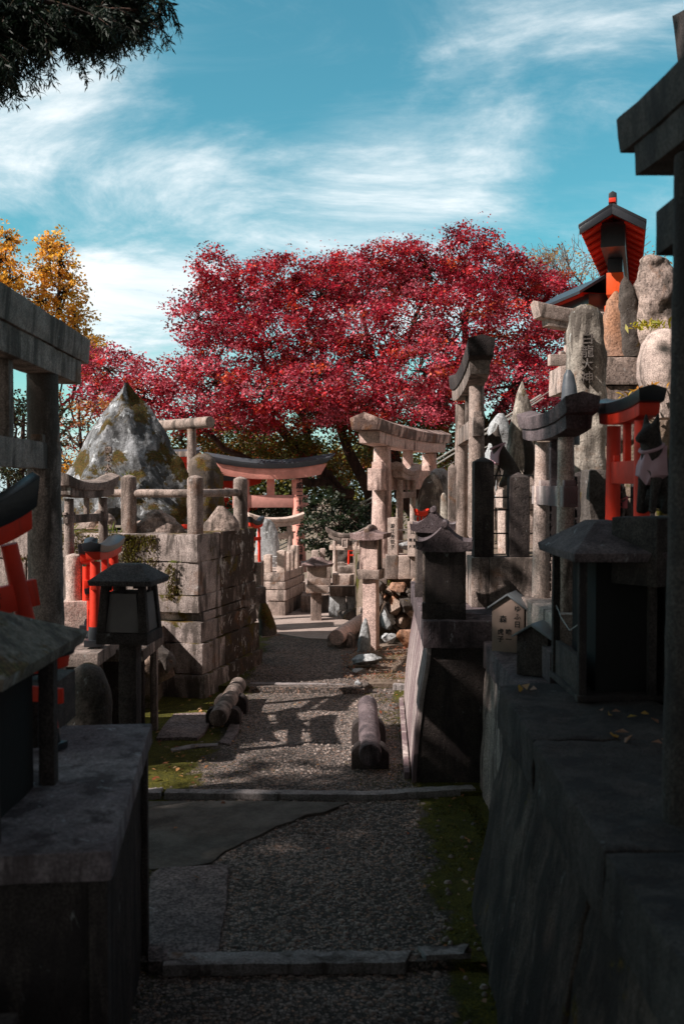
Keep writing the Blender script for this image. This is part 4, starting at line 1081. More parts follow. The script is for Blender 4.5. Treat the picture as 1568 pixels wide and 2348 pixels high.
rockform('standing_stone', [(587, 1474, 1500), (598, 1464, 1522), (620, 1456, 1538), (680, 1453, 1560), (760, 1456, 1570), (850, 1460, 1572)], 7.4, .4, 'rock_tan', 'large pitted brown stone highest on the right of the mound', 'standing stone', seed=44, amp=.04, freq=7, p=3.0, facets=.5, lev=50, n=60)
rockform('round_stone', [(756, 1500, 1530), (766, 1484, 1552), (790, 1468, 1570), (830, 1460, 1578), (870, 1462, 1578), (915, 1478, 1570), (960, 1490, 1560)], 6.6, .42, 'granite', 'smooth rounded pale boulder below the large pitted brown stone', 'boulder', seed=45, amp=.012, freq=5, p=2.2, lev=40, n=50)
def sblock(px0, px1, py0, py1, Y, d, mat, label, rz=0, rough=.008):
    x0, x1 = X(px0, Y), X(px1, Y); z0, z1 = Z(py1, Y), Z(py0, Y)
    g = G(); g.box(-(x1 - x0) / 2, (x1 - x0) / 2, 0, d, 0, z1 - z0); o = g.build('stone_block', M[mat], bev=.010, rough=rough, L=.04, freq=6, seed=px0)
    o.location = ((x0 + x1) / 2, Y, z0); o.rotation_euler = (0, 0, rz); return tag(o, label, 'stone block')
sblock(1384, 1490, 819, 882, 7.36, .5, 'rock_tan', 'upper rough-faced block under the reddish standing slab')
sblock(1386, 1500, 884, 1010, 7.38, .5, 'rock_tan', 'lower rough-faced block beneath the upper one on the mound')
sblock(1282, 1312, 838, 900, 7.6, .4, 'granite', 'pale block glimpsed left of the tall inscribed stone')
rockform('standing_stone', [(848, 1296, 1306), (860, 1290, 1314), (890, 1286, 1320), (940, 1284, 1324), (1020, 1284, 1326)], 6.2, .14, 'slate', 'blue-black rounded stone in front of the tall inscribed stone', 'standing stone', seed=46, amp=.004, p=2.3)
rockform('standing_stone', [(870, 1194, 1197), (890, 1188, 1204), (930, 1178, 1214), (980, 1168, 1224), (1040, 1160, 1232), (1130, 1156, 1240)], 7.9, .20, 'rock_green', 'sharply pointed pale green-grey stone behind the mottled fox', 'standing stone', seed=47, amp=.015, freq=5, p=3.2)
rockform('rock', [(948, 1142, 1156), (960, 1132, 1162), (990, 1118, 1168), (1030, 1113, 1172), (1070, 1112, 1176), (1130, 1112, 1180)], 8.3, .25, 'rock_gray', 'white-grey cracked rock left of the pointed pale stone', 'rock', seed=48, amp=.03, freq=6, p=2.7, facets=.5)
for k, (px, pt) in enumerate(((1122, 1066), (1150, 1070), (1212, 1064), (1240, 1066))):
    g = post_g(.07, Z(pt, 7.4) - 1.13, .02); o = g.build('stone_post', M['granite'], bev=.002); o.location = (X(px, 7.4), 7.4, 1.09)
    tag(o, ['pale little post at the foot of the white-grey rock', 'pale post just left of the mottled fox', 'pale post just right of the mottled fox', 'pale post behind the left column of the lettered torii'][k], 'stone post')
sblock(1135, 1320, 1086, 1100, 7.5, .06, 'granite', 'pale horizontal rail stone behind the mottled fox', rough=.002)
sblock(1352, 1400, 1076, 1250, 5.0, .2, 'rock_dark', 'rough dark upright stone behind the lettered torii', rough=.02)
torii('stone_torii', 'pale stone torii high up behind the inscribed stone, only its left horn showing', 'torii', (X(1300, 9.0), 9.0), (X(1300, 9.0) + .95, 9.2), 2.0, Z(762, 9) - 2.0, .06, 'granite', over=.32, kh=.11, sh=.06, kd=.17, rise=.06, nz=.72, nh=.1, lean=.02, rough=.002)
tuft('shrub', 'small yellow-green leafed plant between the pitted stone and the round boulder', P(1496, 752, 6.95)[:], 70, .075, [(.45, .40, .03), (.28, .28, .03), (.5, .36, .04)], 21, .09, .5, 'plant', .30)
tuft('shrub', 'sprig of orange-brown leaves in front of the round boulder', P(1488, 895, 6.3)[:], 9, .09, [(.55, .25, .03), (.40, .15, .02)], 22, .06, .8, 'plant', .35)
tuft('shrub', 'crossed yellow leaves on the rough lower block', P(1443, 912, 7.25)[:], 8, .09, [(.55, .35, .03), (.40, .2, .02)], 24, .03, .6, 'plant', .3)
tuft('shrub', 'tiny green seedling among the rocks behind the tall lantern', P(995 - 40, 1455, 8.7)[:], 18, .05, GR, 23, .015)

# red gabled roof on its posts
A = Vector((2.42, 9.0)); B = Vector((3.38, 12.0)); d = B - A; L = d.length
rg_ = thing('shrine_gate', 'bright vermilion gabled shrine gate with black roof edges high on the mound', 'shrine gate', (A.x, A.y, 2.0), math.atan2(d.y, d.x))
he = Z(517, 9) - 2.0; hr = Z(474, 9) - 2.0; w0 = .285
def rp(name, pts, x0, x1, mat, bev=.003):
    def tp(x): return (1 - .40 * max(0, x) / L, -.13 * max(0, x) / L)
    g = G(); g.rings([[(x, a * tp(x)[0], hr + (b - hr) * tp(x)[0] + tp(x)[1]) for a, b in pts] for x in (x0, x1)]); return g.build(name, M[mat], rg_, bev=bev)
for s in (-1, 1):
    rp('roof_slope', [(0, hr + .0), (s * (w0 + .01), he + .0), (s * (w0 + .01), he + .03), (0, hr + .035)], -.02, L, 'lacquer')
    rp('roof_underside', [(0, hr - .028), (s * w0, he - .026), (s * w0, he - .003), (0, hr - .003)], .03, L - .02, 'vermilion')
    for k in range(14):
        x = .12 + k * (L - .2) / 13
        rp('rafter', [(s * .1, hr - .030 - .1 * (hr - he) / w0), (s * (w0 - .01), he - .029), (s * (w0 - .01), he - .052), (s * .1, hr - .056 - .1 * (hr - he) / w0)], x, x + .05, 'vermilion', .001)
    rp('barge_board', [(0, hr - .07), (s * w0, he - .065), (s * w0, he - .001), (0, hr - .001)], -.035, .0, 'lacquer')
rp('ridge_block', [(-.035, hr + .036), (.035, hr + .036), (.035, hr + .13), (0, hr + .15), (-.035, hr + .13)], .02, .20, 'lacquer')
rp('ridge_cap', [(-.03, hr + .0362), (.03, hr + .0362), (.03, hr + .075), (-.03, hr + .075)], -.03, .019, 'vermilion')
rp('end_beam', [(-.11, hr - .32), (.11, hr - .32), (.11, hr - .09), (-.11, hr - .09)], .15, L - .2, 'lacquer')
rp('tie_beam', [(-.075, hr - .47), (.075, hr - .47), (.075, hr - .325), (-.075, hr - .325)], .62, L - .3, 'lacquer')
rp('tie_beam_body', [(-.085, hr - .70), (.085, hr - .70), (.085, hr - .475), (-.085, hr - .475)], .60, L - .4, 'vermilion_bright')
for x in (1.05, 2.4):
    g = G(); g.tube([(x, 0, 0), (x, 0, hr - .705)], .12, 24); g.build('column', M['vermilion_bright'], rg_)
    for s in (-1, 1):
        g = G(); g.tube([(x - .2, s * .13, 0), (x - .2, s * .13, hr - 1.0)], .055, 16); g.build('side_column', M['vermilion_bright'], rg_)
# smaller sub-roof left of it
sr = thing('shrine_roof', 'small dark roof with black brackets low to the left of the vermilion gate', 'shrine roof', (X(1362, 10.5), 10.5, Z(690, 10.5)), R(12))
for s in (-1, 1):
    g = G(); g.rings([[(a, y, b) for a, b in ((0, .20), (s * .30, .02), (s * .30, .05), (0, .235))] for y in (-.25, 1.0)]); g.build('roof_slope', M['lacquer'], sr)
g = G(); g.box(-.13, .13, -.1, .8, -.10, .06); g.build('bracket', M['lacquer'], sr, bev=.003)
g = G(); g.box(-.2, .22, .0, .7, .05, .085); g.build('beam', M['vermilion'], sr)
g = G(); g.tube([(.1, .3, -1.2), (.1, .3, -.1)], .06, 12); g.build('column', M['vermilion'], sr)
# ================================================================ CENTRE
# large weathered stone torii, rubble terrace under it
ter = thing('rubble_wall', 'rubble wall of brown and grey boulders behind the tall stone lantern', 'retaining wall', (0, 0, 0))
rr = random.Random(40)
spec = [(900, 1395, 30, 44, 'rock'), (914, 1345, 34, 22, 'rock_orange'), (893, 1355, 16, 24, 'rock'), (905, 1376, 20, 22, 'rock_orange'), (882, 1366, 18, 14, 'rock_orange'),
        (935, 1380, 34, 44, 'rock_dark'), (885, 1412, 34, 66, 'rock_gray'), (925, 1425, 30, 30, 'rock'), (948, 1360, 30, 34, 'rock_dark'), (950, 1400, 30, 34, 'rock'),
        (870, 1345, 20, 26, 'rock_dark'), (960, 1340, 30, 30, 'rock'), (975, 1380, 34, 50, 'rock_dark'), (930, 1355, 24, 24, 'rock_dark'), (868, 1385, 20, 50, 'rock_dark'), (908, 1440, 26, 20, 'rock_dark')]
for i, (px, py, w, h, m) in enumerate(spec):
    Y = 9.05 + rr.uniform(-.05, .05); s = Y / 2284
    p = P(px, py + h / 2, Y)
    rubble('stone', (p.x, p.y + .1, p.z - .02), (w * s * 1.5, .32, h * s * 1.3), m, seed=60 + i, rz=rr.uniform(-.3, .3), parent=ter)
g = G(); g.poly([(.3, 9.32), (1.2, 9.2), (1.25, 12.6), (.1, 12.8), (.15, 9.9)], -.1, .84); g.build('earth_core', M['g_earth'], ter, rough=.02, L=.15)
# loose rocks in front
rubble('rock', GP(935, 1488, .10)[:], (.30, .26, .20), 'rock_orange', 'big reddish wedge-shaped rock at the foot of the rubble wall', 71, .3)
rubble('rock', GP(892, 1476, .10)[:], (.17, .15, .12), 'rock_gray', 'grey rock just right of the lantern post', 72)
rubble('rock', GP(952, 1448, .12)[:], (.2, .16, .2), 'rock_orange', 'orange-brown rock above the reddish wedge rock', 73, .6)
rubble('rock', GP(842, 1528, .10)[:], (.29, .26, .12), 'rock_gray', 'flat pale slab of rock in front of the lantern post', 74, -.3)
rockform('rock', [(1418, 834, 842), (1440, 828, 848), (1470, 822, 850), (1500, 818, 850)], 8.5, .10, 'rock_gray', 'white-grey stone leaning against the left side of the lantern post', 'rock', seed=75, amp=.012, freq=8)
rubble('rock', GP(822, 1545, .10)[:], (.12, .1, .05), 'rock_gray', 'small pale edging rock left of the flat slab', 76)
for k, (a, b, w, lab) in enumerate(((800, 1535, .06, 'dark chip of stone where the gravel meets the moss bank'), (806, 1556, .07, 'broken edging stone beside the moss bank'), (822, 1573, .09, 'lowest edging stone of the moss bank'), (838, 1580, .08, 'edging stone touching the far kerb'), (866, 1462, .08, 'knob of brown rock beside the lantern foot'), (900, 1461, .07, 'small pale rock between the grey rock and the rubble wall'), (615, 1432, .12, 'brown lump of rock at the bend of the path'), (592, 1452, .14, 'reddish ground rock beside the platform end'))):
    rubble('rock', GP(a, b, .09)[:], (w, w * .8, w * .6), ['rock_dark', 'rock', 'rock_gray'][k % 3], lab, 80 + k, k)

torii('stone_torii', 'large pink-grey stone torii with black-streaked beam, lit from the left', 'torii', (X(874, 9.5), 9.5), (X(985, 11.5), 11.5), .80, Z(1026, 9.5) - .80, .092, 'granite_pink', over=.60, kh=.10, sh=.105, kd=.27, rise=.035, nz=.72, nh=.205, nd=.13, nover=.27, lean=.03, rough=.002, rb=.105, sw=.11, capmat='wall_moss_pink', flare=.15, ridge=.2, endslant=.12)
torii('stone_torii', 'small pale stone torii standing before the large pink-grey one', 'torii', (X(916, 9.7), 9.7), (X(947, 10.35), 10.35), .84, Z(1101, 9.8) - .84, .036, 'granite', over=.15, kh=.045, sh=.05, kd=.13, rise=.045, nz=.80, nh=.06, nd=.05, nover=.05, lean=.008, rough=.001, flare=.5, sw=.03, endslant=.1)
# name pillars and their blocks
def pillar(label, px, pyt, pyb, Y, w, text, rz=R(-12)):
    z0 = Z(pyb, Y); h = Z(pyt, Y) - z0
    rt = thing('name_pillar', label, 'stone pillar', (X(px, Y), Y + w / 2, z0), rz)
    g = post_g(w, h, .008); g.build('shaft', M['granite'], rt, bev=.003, rough=.001, L=.04)
    for s, size, x, z in text: inscr(rt, s, size, (x, -w / 2 - .0008, z), 0, 'ink', depth=.0015, pitch=1.15)
    return rt
pillar('square granite pillar lettered vertically, left of the thin bars', 902, 1188, 1274, 9.25, .092, [('深江芳世子', .042, 0, .175)])
pillar('square granite pillar lettered vertically, half hidden by the farther shrine roof', 948, 1196, 1276, 9.15, .092, [('江', .042, 0, .225), ('理', .032, -.02, .15), ('恵', .032, .02, .15), ('大', .032, -.02, .09), ('塚', .032, .02, .09)])
g = thing('iron_bars', 'two thin horizontal bars between the lettered pillars', 'railing', (X(925, 9.3), 9.3, Z(1240, 9.3)))
for z in (0, Z(1215, 9.3) - Z(1240, 9.3)):
    q = G(); q.tube([(-.10, 0, z), (.10, 0, z)], .006, 8); q.build('bar', M['rail_white'], g)
for k, (a, b, lab) in enumerate(((886, 912, 'brown granite block under the lettered pillar'), (913, 940, 'rounded grey granite block between the lettered pillars'), (941, 975, 'stained granite block under the half-hidden pillar'))):
    sblock(a, b, 1274, 1328, 9.18, .3, ['granite_old', 'granite', 'granite_old'][k], lab, rough=.006)
sblock(866, 887, 1282, 1340, 9.3, .25, 'granite_old', 'small granite block right behind the lantern body')
rockform('rock', [(1083, 990, 1000), (1095, 978, 1008), (1120, 962, 1016), (1145, 952, 1020), (1170, 948, 1024), (1200, 946, 1026), (1240, 946, 1028)], 9.9, .35, 'rock_green', 'leaning pale green-grey boulder with a brown ridge behind the far shrine', 'boulder', seed=51, amp=.025, freq=5, p=3.2, facets=.6)
rockform('rock', [(1074, 996, 1018), (1082, 986, 1028), (1110, 980, 1034), (1200, 980, 1036)], 10.4, .3, 'rock_gray', 'round-topped pale rock peeping over the leaning boulder', 'rock', seed=52, amp=.01)
rockform('standing_stone', [(1130, 1014, 1020), (1138, 1010, 1025), (1160, 1009, 1027), (1215, 1008, 1032), (1260, 1008, 1034)], 8.6, .09, 'rock_green', 'slim pale standing stone beside the far shrine roof', 'standing stone', seed=53, amp=.004, p=2.6)
torii('votive_torii', 'tiny vermilion torii tucked under the leaning pale boulder', 'torii', (X(955, 9.5), 9.42), (X(976, 9.5), 9.52), .98, .25, .013, 'vermilion', over=.03, kh=.025, sh=.02, kd=.05, rise=.02, nz=.7, nh=.03, capmat='vermilion', wedge=False, lean=.008)
rubble('rock', P(926, 1262, 9.5)[:], (.2, .2, .1), 'rock_gray', 'bright flat rock behind the thin bars', 54)

# tall stone lantern
YK = 8.62; xk = X(851, YK)
kl = thing('stone_lantern', 'tall stone lantern with saddle-curved roof on a square post beside the gravel', 'stone lantern', (xk, YK + .06, GP(851, 1490, .10).z), R(-17))
zb = .10; zp = Z(1328, YK) - zb; zq = Z(1306, YK) - zb; zt = Z(1238, YK) - zb
g = G(); g.box(-.063, .063, -.063, .063, -.05, zp, tx=.003, ty=.003); g.build('post', M['granite_pink'], kl, bev=.008, rough=.003, L=.04, freq=10)
g = G(); g.box(-.095, .095, -.095, .095, zp + .0005, zq, tx=-.004, ty=-.004); g.build('platform', M['granite_old2'], kl, bev=.005, rough=.004, L=.03, freq=12)
g = G(); g.box(-.082, .078, -.082, -.058, zq + .0005, zt); g.build('front_slab', M['granite_pink'], kl, bev=.003, rough=.003, L=.03, freq=12)
g = G(); g.box(-.082, -.058, -.0575, .082, zq + .0005, zt); g.build('left_slab', M['granite_pink'], kl, bev=.003)
g = G(); g.box(-.0575, .082, .060, .082, zq + .0005, zt); g.build('back_slab', M['granite_pink'], kl, bev=.003)
for y in (-.048, .050):
    g = G(); g.box(.062, .080, y - .009, y + .009, zq + .0005, zt); g.build('side_pillar', M['granite_old'], kl, bev=.002)
g = G(); g.box(-.05, .066, -.036, .040, zq + .001, zt - .001); g.build('chamber', M['paper'], kl)
g = G(); K = 12; rs = []
for j in range(11):
    v = -1 + j / 5; yy = v * .145
    top = []; bot = []
    for i in range(2 * K + 1):
        u = -1 + i / K; a = abs(u)
        hump = .075 * max(0, 1 - abs(u)) ** .9 * (.55 + .45 * math.cos(v * 1.2)) 
        zz = zt + .030 + hump + .028 * a ** 3
        top.append((u * .150, yy, zz)); bot.append((u * .145, yy * .98, zt + .0006 + .018 * a ** 3))
    rs.append(top + bot[::-1])
g.rings(rs); g.build('roof', M['purple_warm'], kl, rough=.003, L=.035, freq=9, seed=2)
g = G(); pts = [(0, -.15 + .03 * i, zt + .112 - .030 * abs(i / 5 - 1) ** 2) for i in range(11)]
g.tube(pts, .022, 12); g.build('ridge', M['granite_old2'], kl, bev=.003, rough=.002, L=.03)

# fenced platform in the middle distance
YF = 10.7
ca = R(-11)
fp = thing('fenced_plot', 'granite plot with a low picket of square posts in the middle distance', 'stone fence', (X(655, YF), YF, .10), ca)
def hz(py, Y=YF): return Z(py, Y) - .10
g = G(); g.box(-.55, 0, 0, .95, hz(1378), hz(1354)); g.box(-.54, -.012, .012, .95, hz(1352.5), hz(1335)); g.box(-.53, -.02, .02, .95, hz(1333), hz(1314))
g.build('upper_course', M['granite'], fp, bev=.006, rough=.005, L=.05)
g = G(); g.box(-.20, -.008, .01, .9, -.05, hz(1379)); g.build('lower_course', M['granite_old2'], fp, bev=.006, rough=.006, L=.05)
for k in range(3): rubble('stone', (-.52 + k * .14, .10, -.04), (.17, .2, .22), 'rock_gray', seed=90 + k, parent=fp)
def fpo(x, y, w, pt, mat='granite_sun'):
    g = post_g(w, hz(pt) - hz(1314) - .012, .014, x, y, hz(1314) + .0005); g.build('picket', M[mat], fp, bev=.002, rough=.001, L=.05)
for x, w, pt in ((-.062, .085, 1262), (-.215, .08, 1272), (-.36, .08, 1272), (-.50, .08, 1272)): fpo(x, .06, w, pt)
for y, pt in ((.27, 1270), (.44, 1268), (.64, 1258)): fpo(-.062, y + .02, .075 if pt > 1260 else .085, pt)
for z in (.10, .17):
    g = G(); g.tube([(-.5, .06, hz(1314) + z), (-.06, .06, hz(1314) + z)], .006, 8); g.build('bar', M['rail_white'], fp)
rockform('inscribed_stone', [(1190, 602, 618), (1198, 594, 628), (1220, 588, 636), (1250, 585, 640), (1290, 583, 642), (1320, 584, 642)], 11.5, .16, 'rock_gray', 'upright rounded grey inscribed stone inside the fenced plot', 'standing stone', seed=55, amp=.010, freq=7, p=2.6)
torii('stone_torii', 'grey stone torii in the fenced plot overlapping the tall vermilion column', 'torii', (X(598, 12), 12.0), (X(666, 12), 12.1), .2, Z(1208, 12) - .2, .035, 'granite', over=.16, kh=.045, sh=.05, kd=.13, rise=.05, nz=.86, nh=.07, nd=.05, nover=.05, lean=.02, rough=.001, flare=.3, beam='granite_sun')
t5 = torii('votive_torii', 'small vermilion and black torii by the far end of the block platform', 'torii', (X(576, 9.5), 9.6), (X(591, 9.5), 9.7), .7, Z(1213, 9.5) - .7, .016, 'vermilion', over=.04, kh=.04, sh=.03, kd=.07, rise=.03, nz=.75, nh=.035, capmat='lacquer', wedge=False, lean=.01, strut=False)
sblock(566, 600, 1290, 1420, 9.6, .3, 'granite_old', 'block under the small vermilion and black torii')

# large faded vermilion torii with slate roof
vt = torii('vermilion_torii', 'large faded vermilion torii with slate-grey curved roof and lettered column', 'torii', (X(553, 16), 16.0), (X(687, 16), 16.15), .1, Z(1099, 16) - .1, .097, 'vermilion_faded', over=.46, kh=.085, sh=.17, kd=.42, rise=.10, nz=.765, nh=.20, nd=.12, nover=.17, lean=.05, capmat='slate', beam='vermilion_faded', nukimat='pink_wood', sw=.12, rb=.11, flare=.15, ridge=.16, wedge=False, endslant=1.1)
inscr(vt, '平成二十年十一月吉日建之', .115, (vt['hs'] - .020, -.108, .82), R(10), 'ink', depth=.01, pitch=1.12)
torii('vermilion_torii', 'farther vermilion torii, only its dark roof horns showing behind the first', 'torii', (X(455, 17.5), 18.0), (X(560, 17.5), 18.2), .1, Z(1120, 18) - .1, .09, 'vermilion', over=.33, kh=.10, sh=.14, kd=.36, rise=.12, nz=.76, nh=.16, lean=.05, capmat='slate', flare=.15, wedge=False, endslant=.8)
torii('vermilion_torii', 'vermilion torii with dark roof peeping right of the pointed boulder', 'torii', (X(370, 14.5), 14.5), (X(425, 14.5), 14.6), .1, Z(1062, 14.5) - .1, .07, 'vermilion', over=.20, kh=.06, sh=.10, kd=.3, rise=.03, nz=.76, nh=.14, lean=.03, capmat='slate', wedge=False)

# box shrine on post
YB = 10.3
bx = thing('stone_lantern', 'square stone box lantern with a curved roof right of the fenced plot', 'stone lantern', (X(726, YB), YB + .1, .10), R(4))
def bz(py): return Z(py, YB) - .10
g = G(); g.box(-.065, .045, -.06, .06, -.05, bz(1360)); g.build('post', M['granite_old2'], bx, bev=.005, rough=.003)
g = G(); g.box(-.115, .115, -.11, .11, bz(1360) + .0005, bz(1342)); g.build('platform', M['granite'], bx, bev=.004, rough=.002)
g = G(); g.box(-.105, .10, -.10, -.08, bz(1342) + .0005, bz(1301)); g.build('front_slab', M['granite'], bx, bev=.002, rough=.001)
g = G(); g.box(.082, .10, -.0795, .10, bz(1342) + .0005, bz(1301)); g.build('side_slab', M['granite_pink'], bx, bev=.002)
g = G(); g.box(-.10, .081, -.079, .10, bz(1342) + .0005, bz(1303)); g.build('chamber', M['granite_old'], bx)
g = G(); lantern_roof(g, .165, .15, bz(1301) + .001, .022, .075, .35, .15, curl=.5); g.build('roof', M['purple_warm'], bx, bev=.002, rough=.002, L=.05)
# steps and small torii to its right
sblock(755, 828, 1345, 1368, 10.6, .7, 'granite_old', 'long flat stone step right of the box lantern', rough=.006)
sblock(762, 826, 1318, 1344, 10.8, .5, 'granite', 'middle stone step under the plaque torii', rough=.006)
sblock(772, 826, 1300, 1317, 11.0, .5, 'granite_old', 'top stone step under the plaque torii', rough=.006)
sblock(742, 758, 1300, 1346, 10.75, .2, 'granite_old2', 'upright stone at the left end of the steps', rough=.005)
sblock(755, 792, 1369, 1418, 10.65, .4, 'rock_gray', 'rough pale boulder block below the steps, left', rough=.02)
sblock(796, 824, 1369, 1418, 10.65, .4, 'rock_gray', 'rough pale boulder block below the steps, right', rough=.02)
sblock(690, 756, 1366, 1425, 11.0, .4, 'granite_old', 'dark foundation stone behind the post of the box lantern', rough=.01)
rubble('rock', P(808, 1425, 10.1)[:], (.42, .3, .16), 'rock_dark', 'dark ground rock sloping up to the lantern', 57, .4)
rubble('rock', P(850, 1412, 9.6)[:], (.28, .4, .12), 'rock_tan', 'flat tan stone behind the sunlit log', 58, .3)
torii('stone_torii', 'thin-legged stone torii with a square plaque above the steps', 'torii', (X(768, 10.7), 10.7), (X(817, 10.7), 10.65), Z(1310, 10.7), Z(1240, 10.7) - Z(1310, 10.7), .026, 'granite', over=.085, kh=.035, sh=.035, kd=.09, rise=.055, nz=.77, nh=.045, nd=.04, nover=.06, lean=-.0, rough=.001, plaque=(.06, .10), strut=False, flare=.3, beam='granite_old', nukimat='granite_sun')
torii('votive_torii', 'little bright vermilion torii behind the thin-legged stone torii', 'torii', (X(799, 11.3), 11.3), (X(824, 11.3), 11.3), Z(1300, 11.3), Z(1264, 11.3) - Z(1300, 11.3), .012, 'vermilion', over=.02, kh=.018, sh=.012, kd=.03, rise=.004, nz=.75, nh=.02, lean=.003, capmat='vermilion', wedge=False, flare=0)
rockform('inscribed_stone', [(1232, 776, 800), (1240, 770, 806), (1260, 768, 806), (1290, 768, 806), (1310, 768, 806)], 11.6, .15, 'rock_dark', 'dark carved stone behind the plaque torii', 'standing stone', seed=56, amp=.02, freq=12)
sblock(798, 834, 1240, 1262, 11.7, .12, 'rock_dark', 'dark carved slab with relief behind the little vermilion torii', rough=.015)
sblock(768, 790, 1290, 1316, 11.2, .15, 'granite_old', 'little grey block between the steps and the dark carved stone')
sblock(715, 730, 1262, 1290, 11.9, .1, 'granite', 'pale post stub behind the box lantern roof, left')
sblock(733, 745, 1258, 1290, 12.0, .1, 'granite', 'pale post stub behind the box lantern roof, right')
sblock(817, 832, 1275, 1330, 10.4, .1, 'granite_sun', 'sunlit stone edge left of the tall lantern body')

# overhead cables
for k, (a, b, r) in enumerate((((560, 1290, 20), (1240, 905, 13), .012), ((566, 1296, 20), (1246, 912, 13), .010), ((640, 1215, 22), (1260, 955, 14), .008), ((700, 1224, 20), (1300, 870, 15), .006), ((900, 1058, 24), (1330, 1062, 24), .008), ((900, 1090, 24), (1330, 1092, 24), .008))):
    A = P(*a); B = P(*b); g = G(); pts = []
    for i in range(21):
        t = i / 20; p = A.lerp(B, t); p.z -= .12 * math.sin(math.pi * t); pts.append(p - A)
    g.tube(pts, r, 6); o = g.build('overhead_cable', M['cable']); o.location = A
    tag(o, ['thickest overhead cable rising to the right past the big stone torii', 'overhead cable running just under the thickest one', 'lower overhead cable passing behind the stone torii column', 'thinnest overhead cable crossing the maple trunks', 'upper level cable right of the large stone torii', 'lower level cable right of the large stone torii'][k], 'cable', 'overhead cables')
# ================================================================ TREES
MAPLE = [(.42, .020, .045), (.54, .028, .032), (.26, .012, .028), (.66, .13, .18), (.15, .009, .016), (.60, .10, .03)]
def lumpsP(L):
    """(px, py, half-width px, half-height px, Y, depth m) -> world ellipsoids"""
    out = []
    for px, py, a, b, Y, dp in L:
        p = P(px, py, Y); s = Y / 2284
        out.append((p.x, p.y, p.z, a * s, dp, b * s))
    return out
def limb(g, pts, r0, r1, n=8):
    k = len(pts); g.tube(pts, [r0 + (r1 - r0) * (i / (k - 1)) ** .8 for i in range(k)], n)

# --- the red maple
Ym = 19.0
mt = thing('maple_tree', 'broad crimson maple spreading over the whole middle of the picture', 'maple tree', (P(930, 1250, Ym).x, Ym, -1.0))
base = Vector(mt.location)
big = [(500, 640, 58, 62, 18.0, 1.1), (560, 690, 80, 80, 17.6, 1.2), (650, 650, 85, 78, 18.6, 1.3), (735, 680, 90, 80, 18.0, 1.3), (790, 640, 60, 62, 19.4, 1.1),
       (850, 650, 85, 82, 18.6, 1.3), (920, 610, 60, 58, 19.6, 1.2), (985, 620, 75, 65, 18.8, 1.2), (1070, 590, 75, 72, 19.2, 1.2), (1120, 640, 80, 75, 18.2, 1.2),
       (1190, 660, 75, 62, 19, 1.1), (1260, 670, 55, 48, 19, 1.0), (1290, 720, 60, 60, 19, 1.0),
       (455, 730, 62, 58, 17.2, 1.0), (520, 790, 90, 70, 16.8, 1.2), (620, 790, 95, 80, 16.8, 1.3), (730, 790, 100, 85, 17.0, 1.4), (840, 770, 95, 85, 17.4, 1.3),
       (950, 740, 95, 85, 17.6, 1.3), (1060, 740, 95, 85, 17.4, 1.3), (1160, 770, 85, 80, 17.8, 1.2), (1240, 790, 70, 70, 18, 1.1),
       (500, 880, 95, 52, 16.4, 1.1), (610, 890, 100, 58, 16.0, 1.2), (725, 890, 100, 55, 16.2, 1.2), (830, 880, 80, 55, 16.6, 1.1), (960, 850, 95, 70, 16.4, 1.2), (1060, 850, 80, 75, 16.8, 1.1), (1190, 880, 95, 80, 17.4, 1.2),
       (520, 950, 80, 34, 16.2, .8), (700, 950, 90, 30, 16.0, .8), (820, 945, 80, 30, 16.2, .8), (1020, 930, 80, 40, 16.4, .9),
       (950, 930, 85, 42, 15.6, .9), (1240, 960, 80, 60, 18, 1.0), (600, 955, 75, 30, 16.2, .8)]
left = [(250, 850, 75, 50, 17.2, .9), (330, 900, 80, 45, 16.8, .9), (410, 870, 70, 52, 16.8, .9), (215, 910, 50, 42, 17.5, .8), (440, 950, 70, 40, 16.6, .8)]
lo = [(560, 990, 120, 60, 18.2, 1.3), (700, 1010, 120, 62, 18.0, 1.3), (820, 970, 90, 62, 18.2, 1.3), (1010, 1000, 120, 60, 18.8, 1.3), (1180, 1020, 110, 60, 19, 1.2), (760, 930, 100, 50, 18.2, 1.2), (450, 1010, 70, 45, 18.4, 1.0), (900, 1010, 60, 50, 18.5, 1.0),
      (520, 1060, 90, 45, 18.8, 1.1), (640, 1050, 90, 45, 18.8, 1.1), (760, 1070, 80, 50, 19.2, 1.1), (860, 1050, 70, 50, 19.4, 1.0), (1060, 1080, 70, 50, 19.6, 1.0), (420, 1060, 60, 45, 18.6, .9), (980, 960, 70, 50, 19.0, 1.0)]
rg = np.random.default_rng(11)
def crown(lumps, dens, n, prad, lsize, pal, wts, name, parent, seed, flat=.6, shell=.5, jit=.22, upb=.35):
    rgx = np.random.default_rng(seed)
    pads, idx = lump_pads(rgx, lumps, dens, shell)
    pr = prad * (.6 + .8 * rgx.random(len(pads)))
    c, s, col = clump_leaves(rgx, pads, n, pr, flat, lsize, pal, wts, jit)
    pb = np.array(parent.location) if parent else np.zeros(3)
    leaves(name, c - pb, s, col, parent, seed, upb)
    return pads, idx
LB = lumpsP(big + left); LL = lumpsP(lo)
UP_, MID, LOW = lumpsP(big[:13]), lumpsP(big[13:22]), lumpsP(big[22:] + left)
q1, _ = crown(UP_, 130, 62, .19, .057, MAPLE, (4, 4, 3.0, 1.2, 2.0, .6), 'crown', mt, 5, jit=.32)
q2, _ = crown(MID, 112, 60, .20, .057, MAPLE, (3, 3, 3.2, 3.0, 2.4, .7), 'crown_middle', mt, 8, jit=.34)
q3, _ = crown(LOW, 130, 62, .20, .057, MAPLE, (2.4, 3, 1.6, 5.5, 1.4, .9), 'crown_lower', mt, 9, jit=.34)  # sun-facing lower crown: its sunlit pink is put into the leaf colours
p1 = np.concatenate([q1, q2, q3])
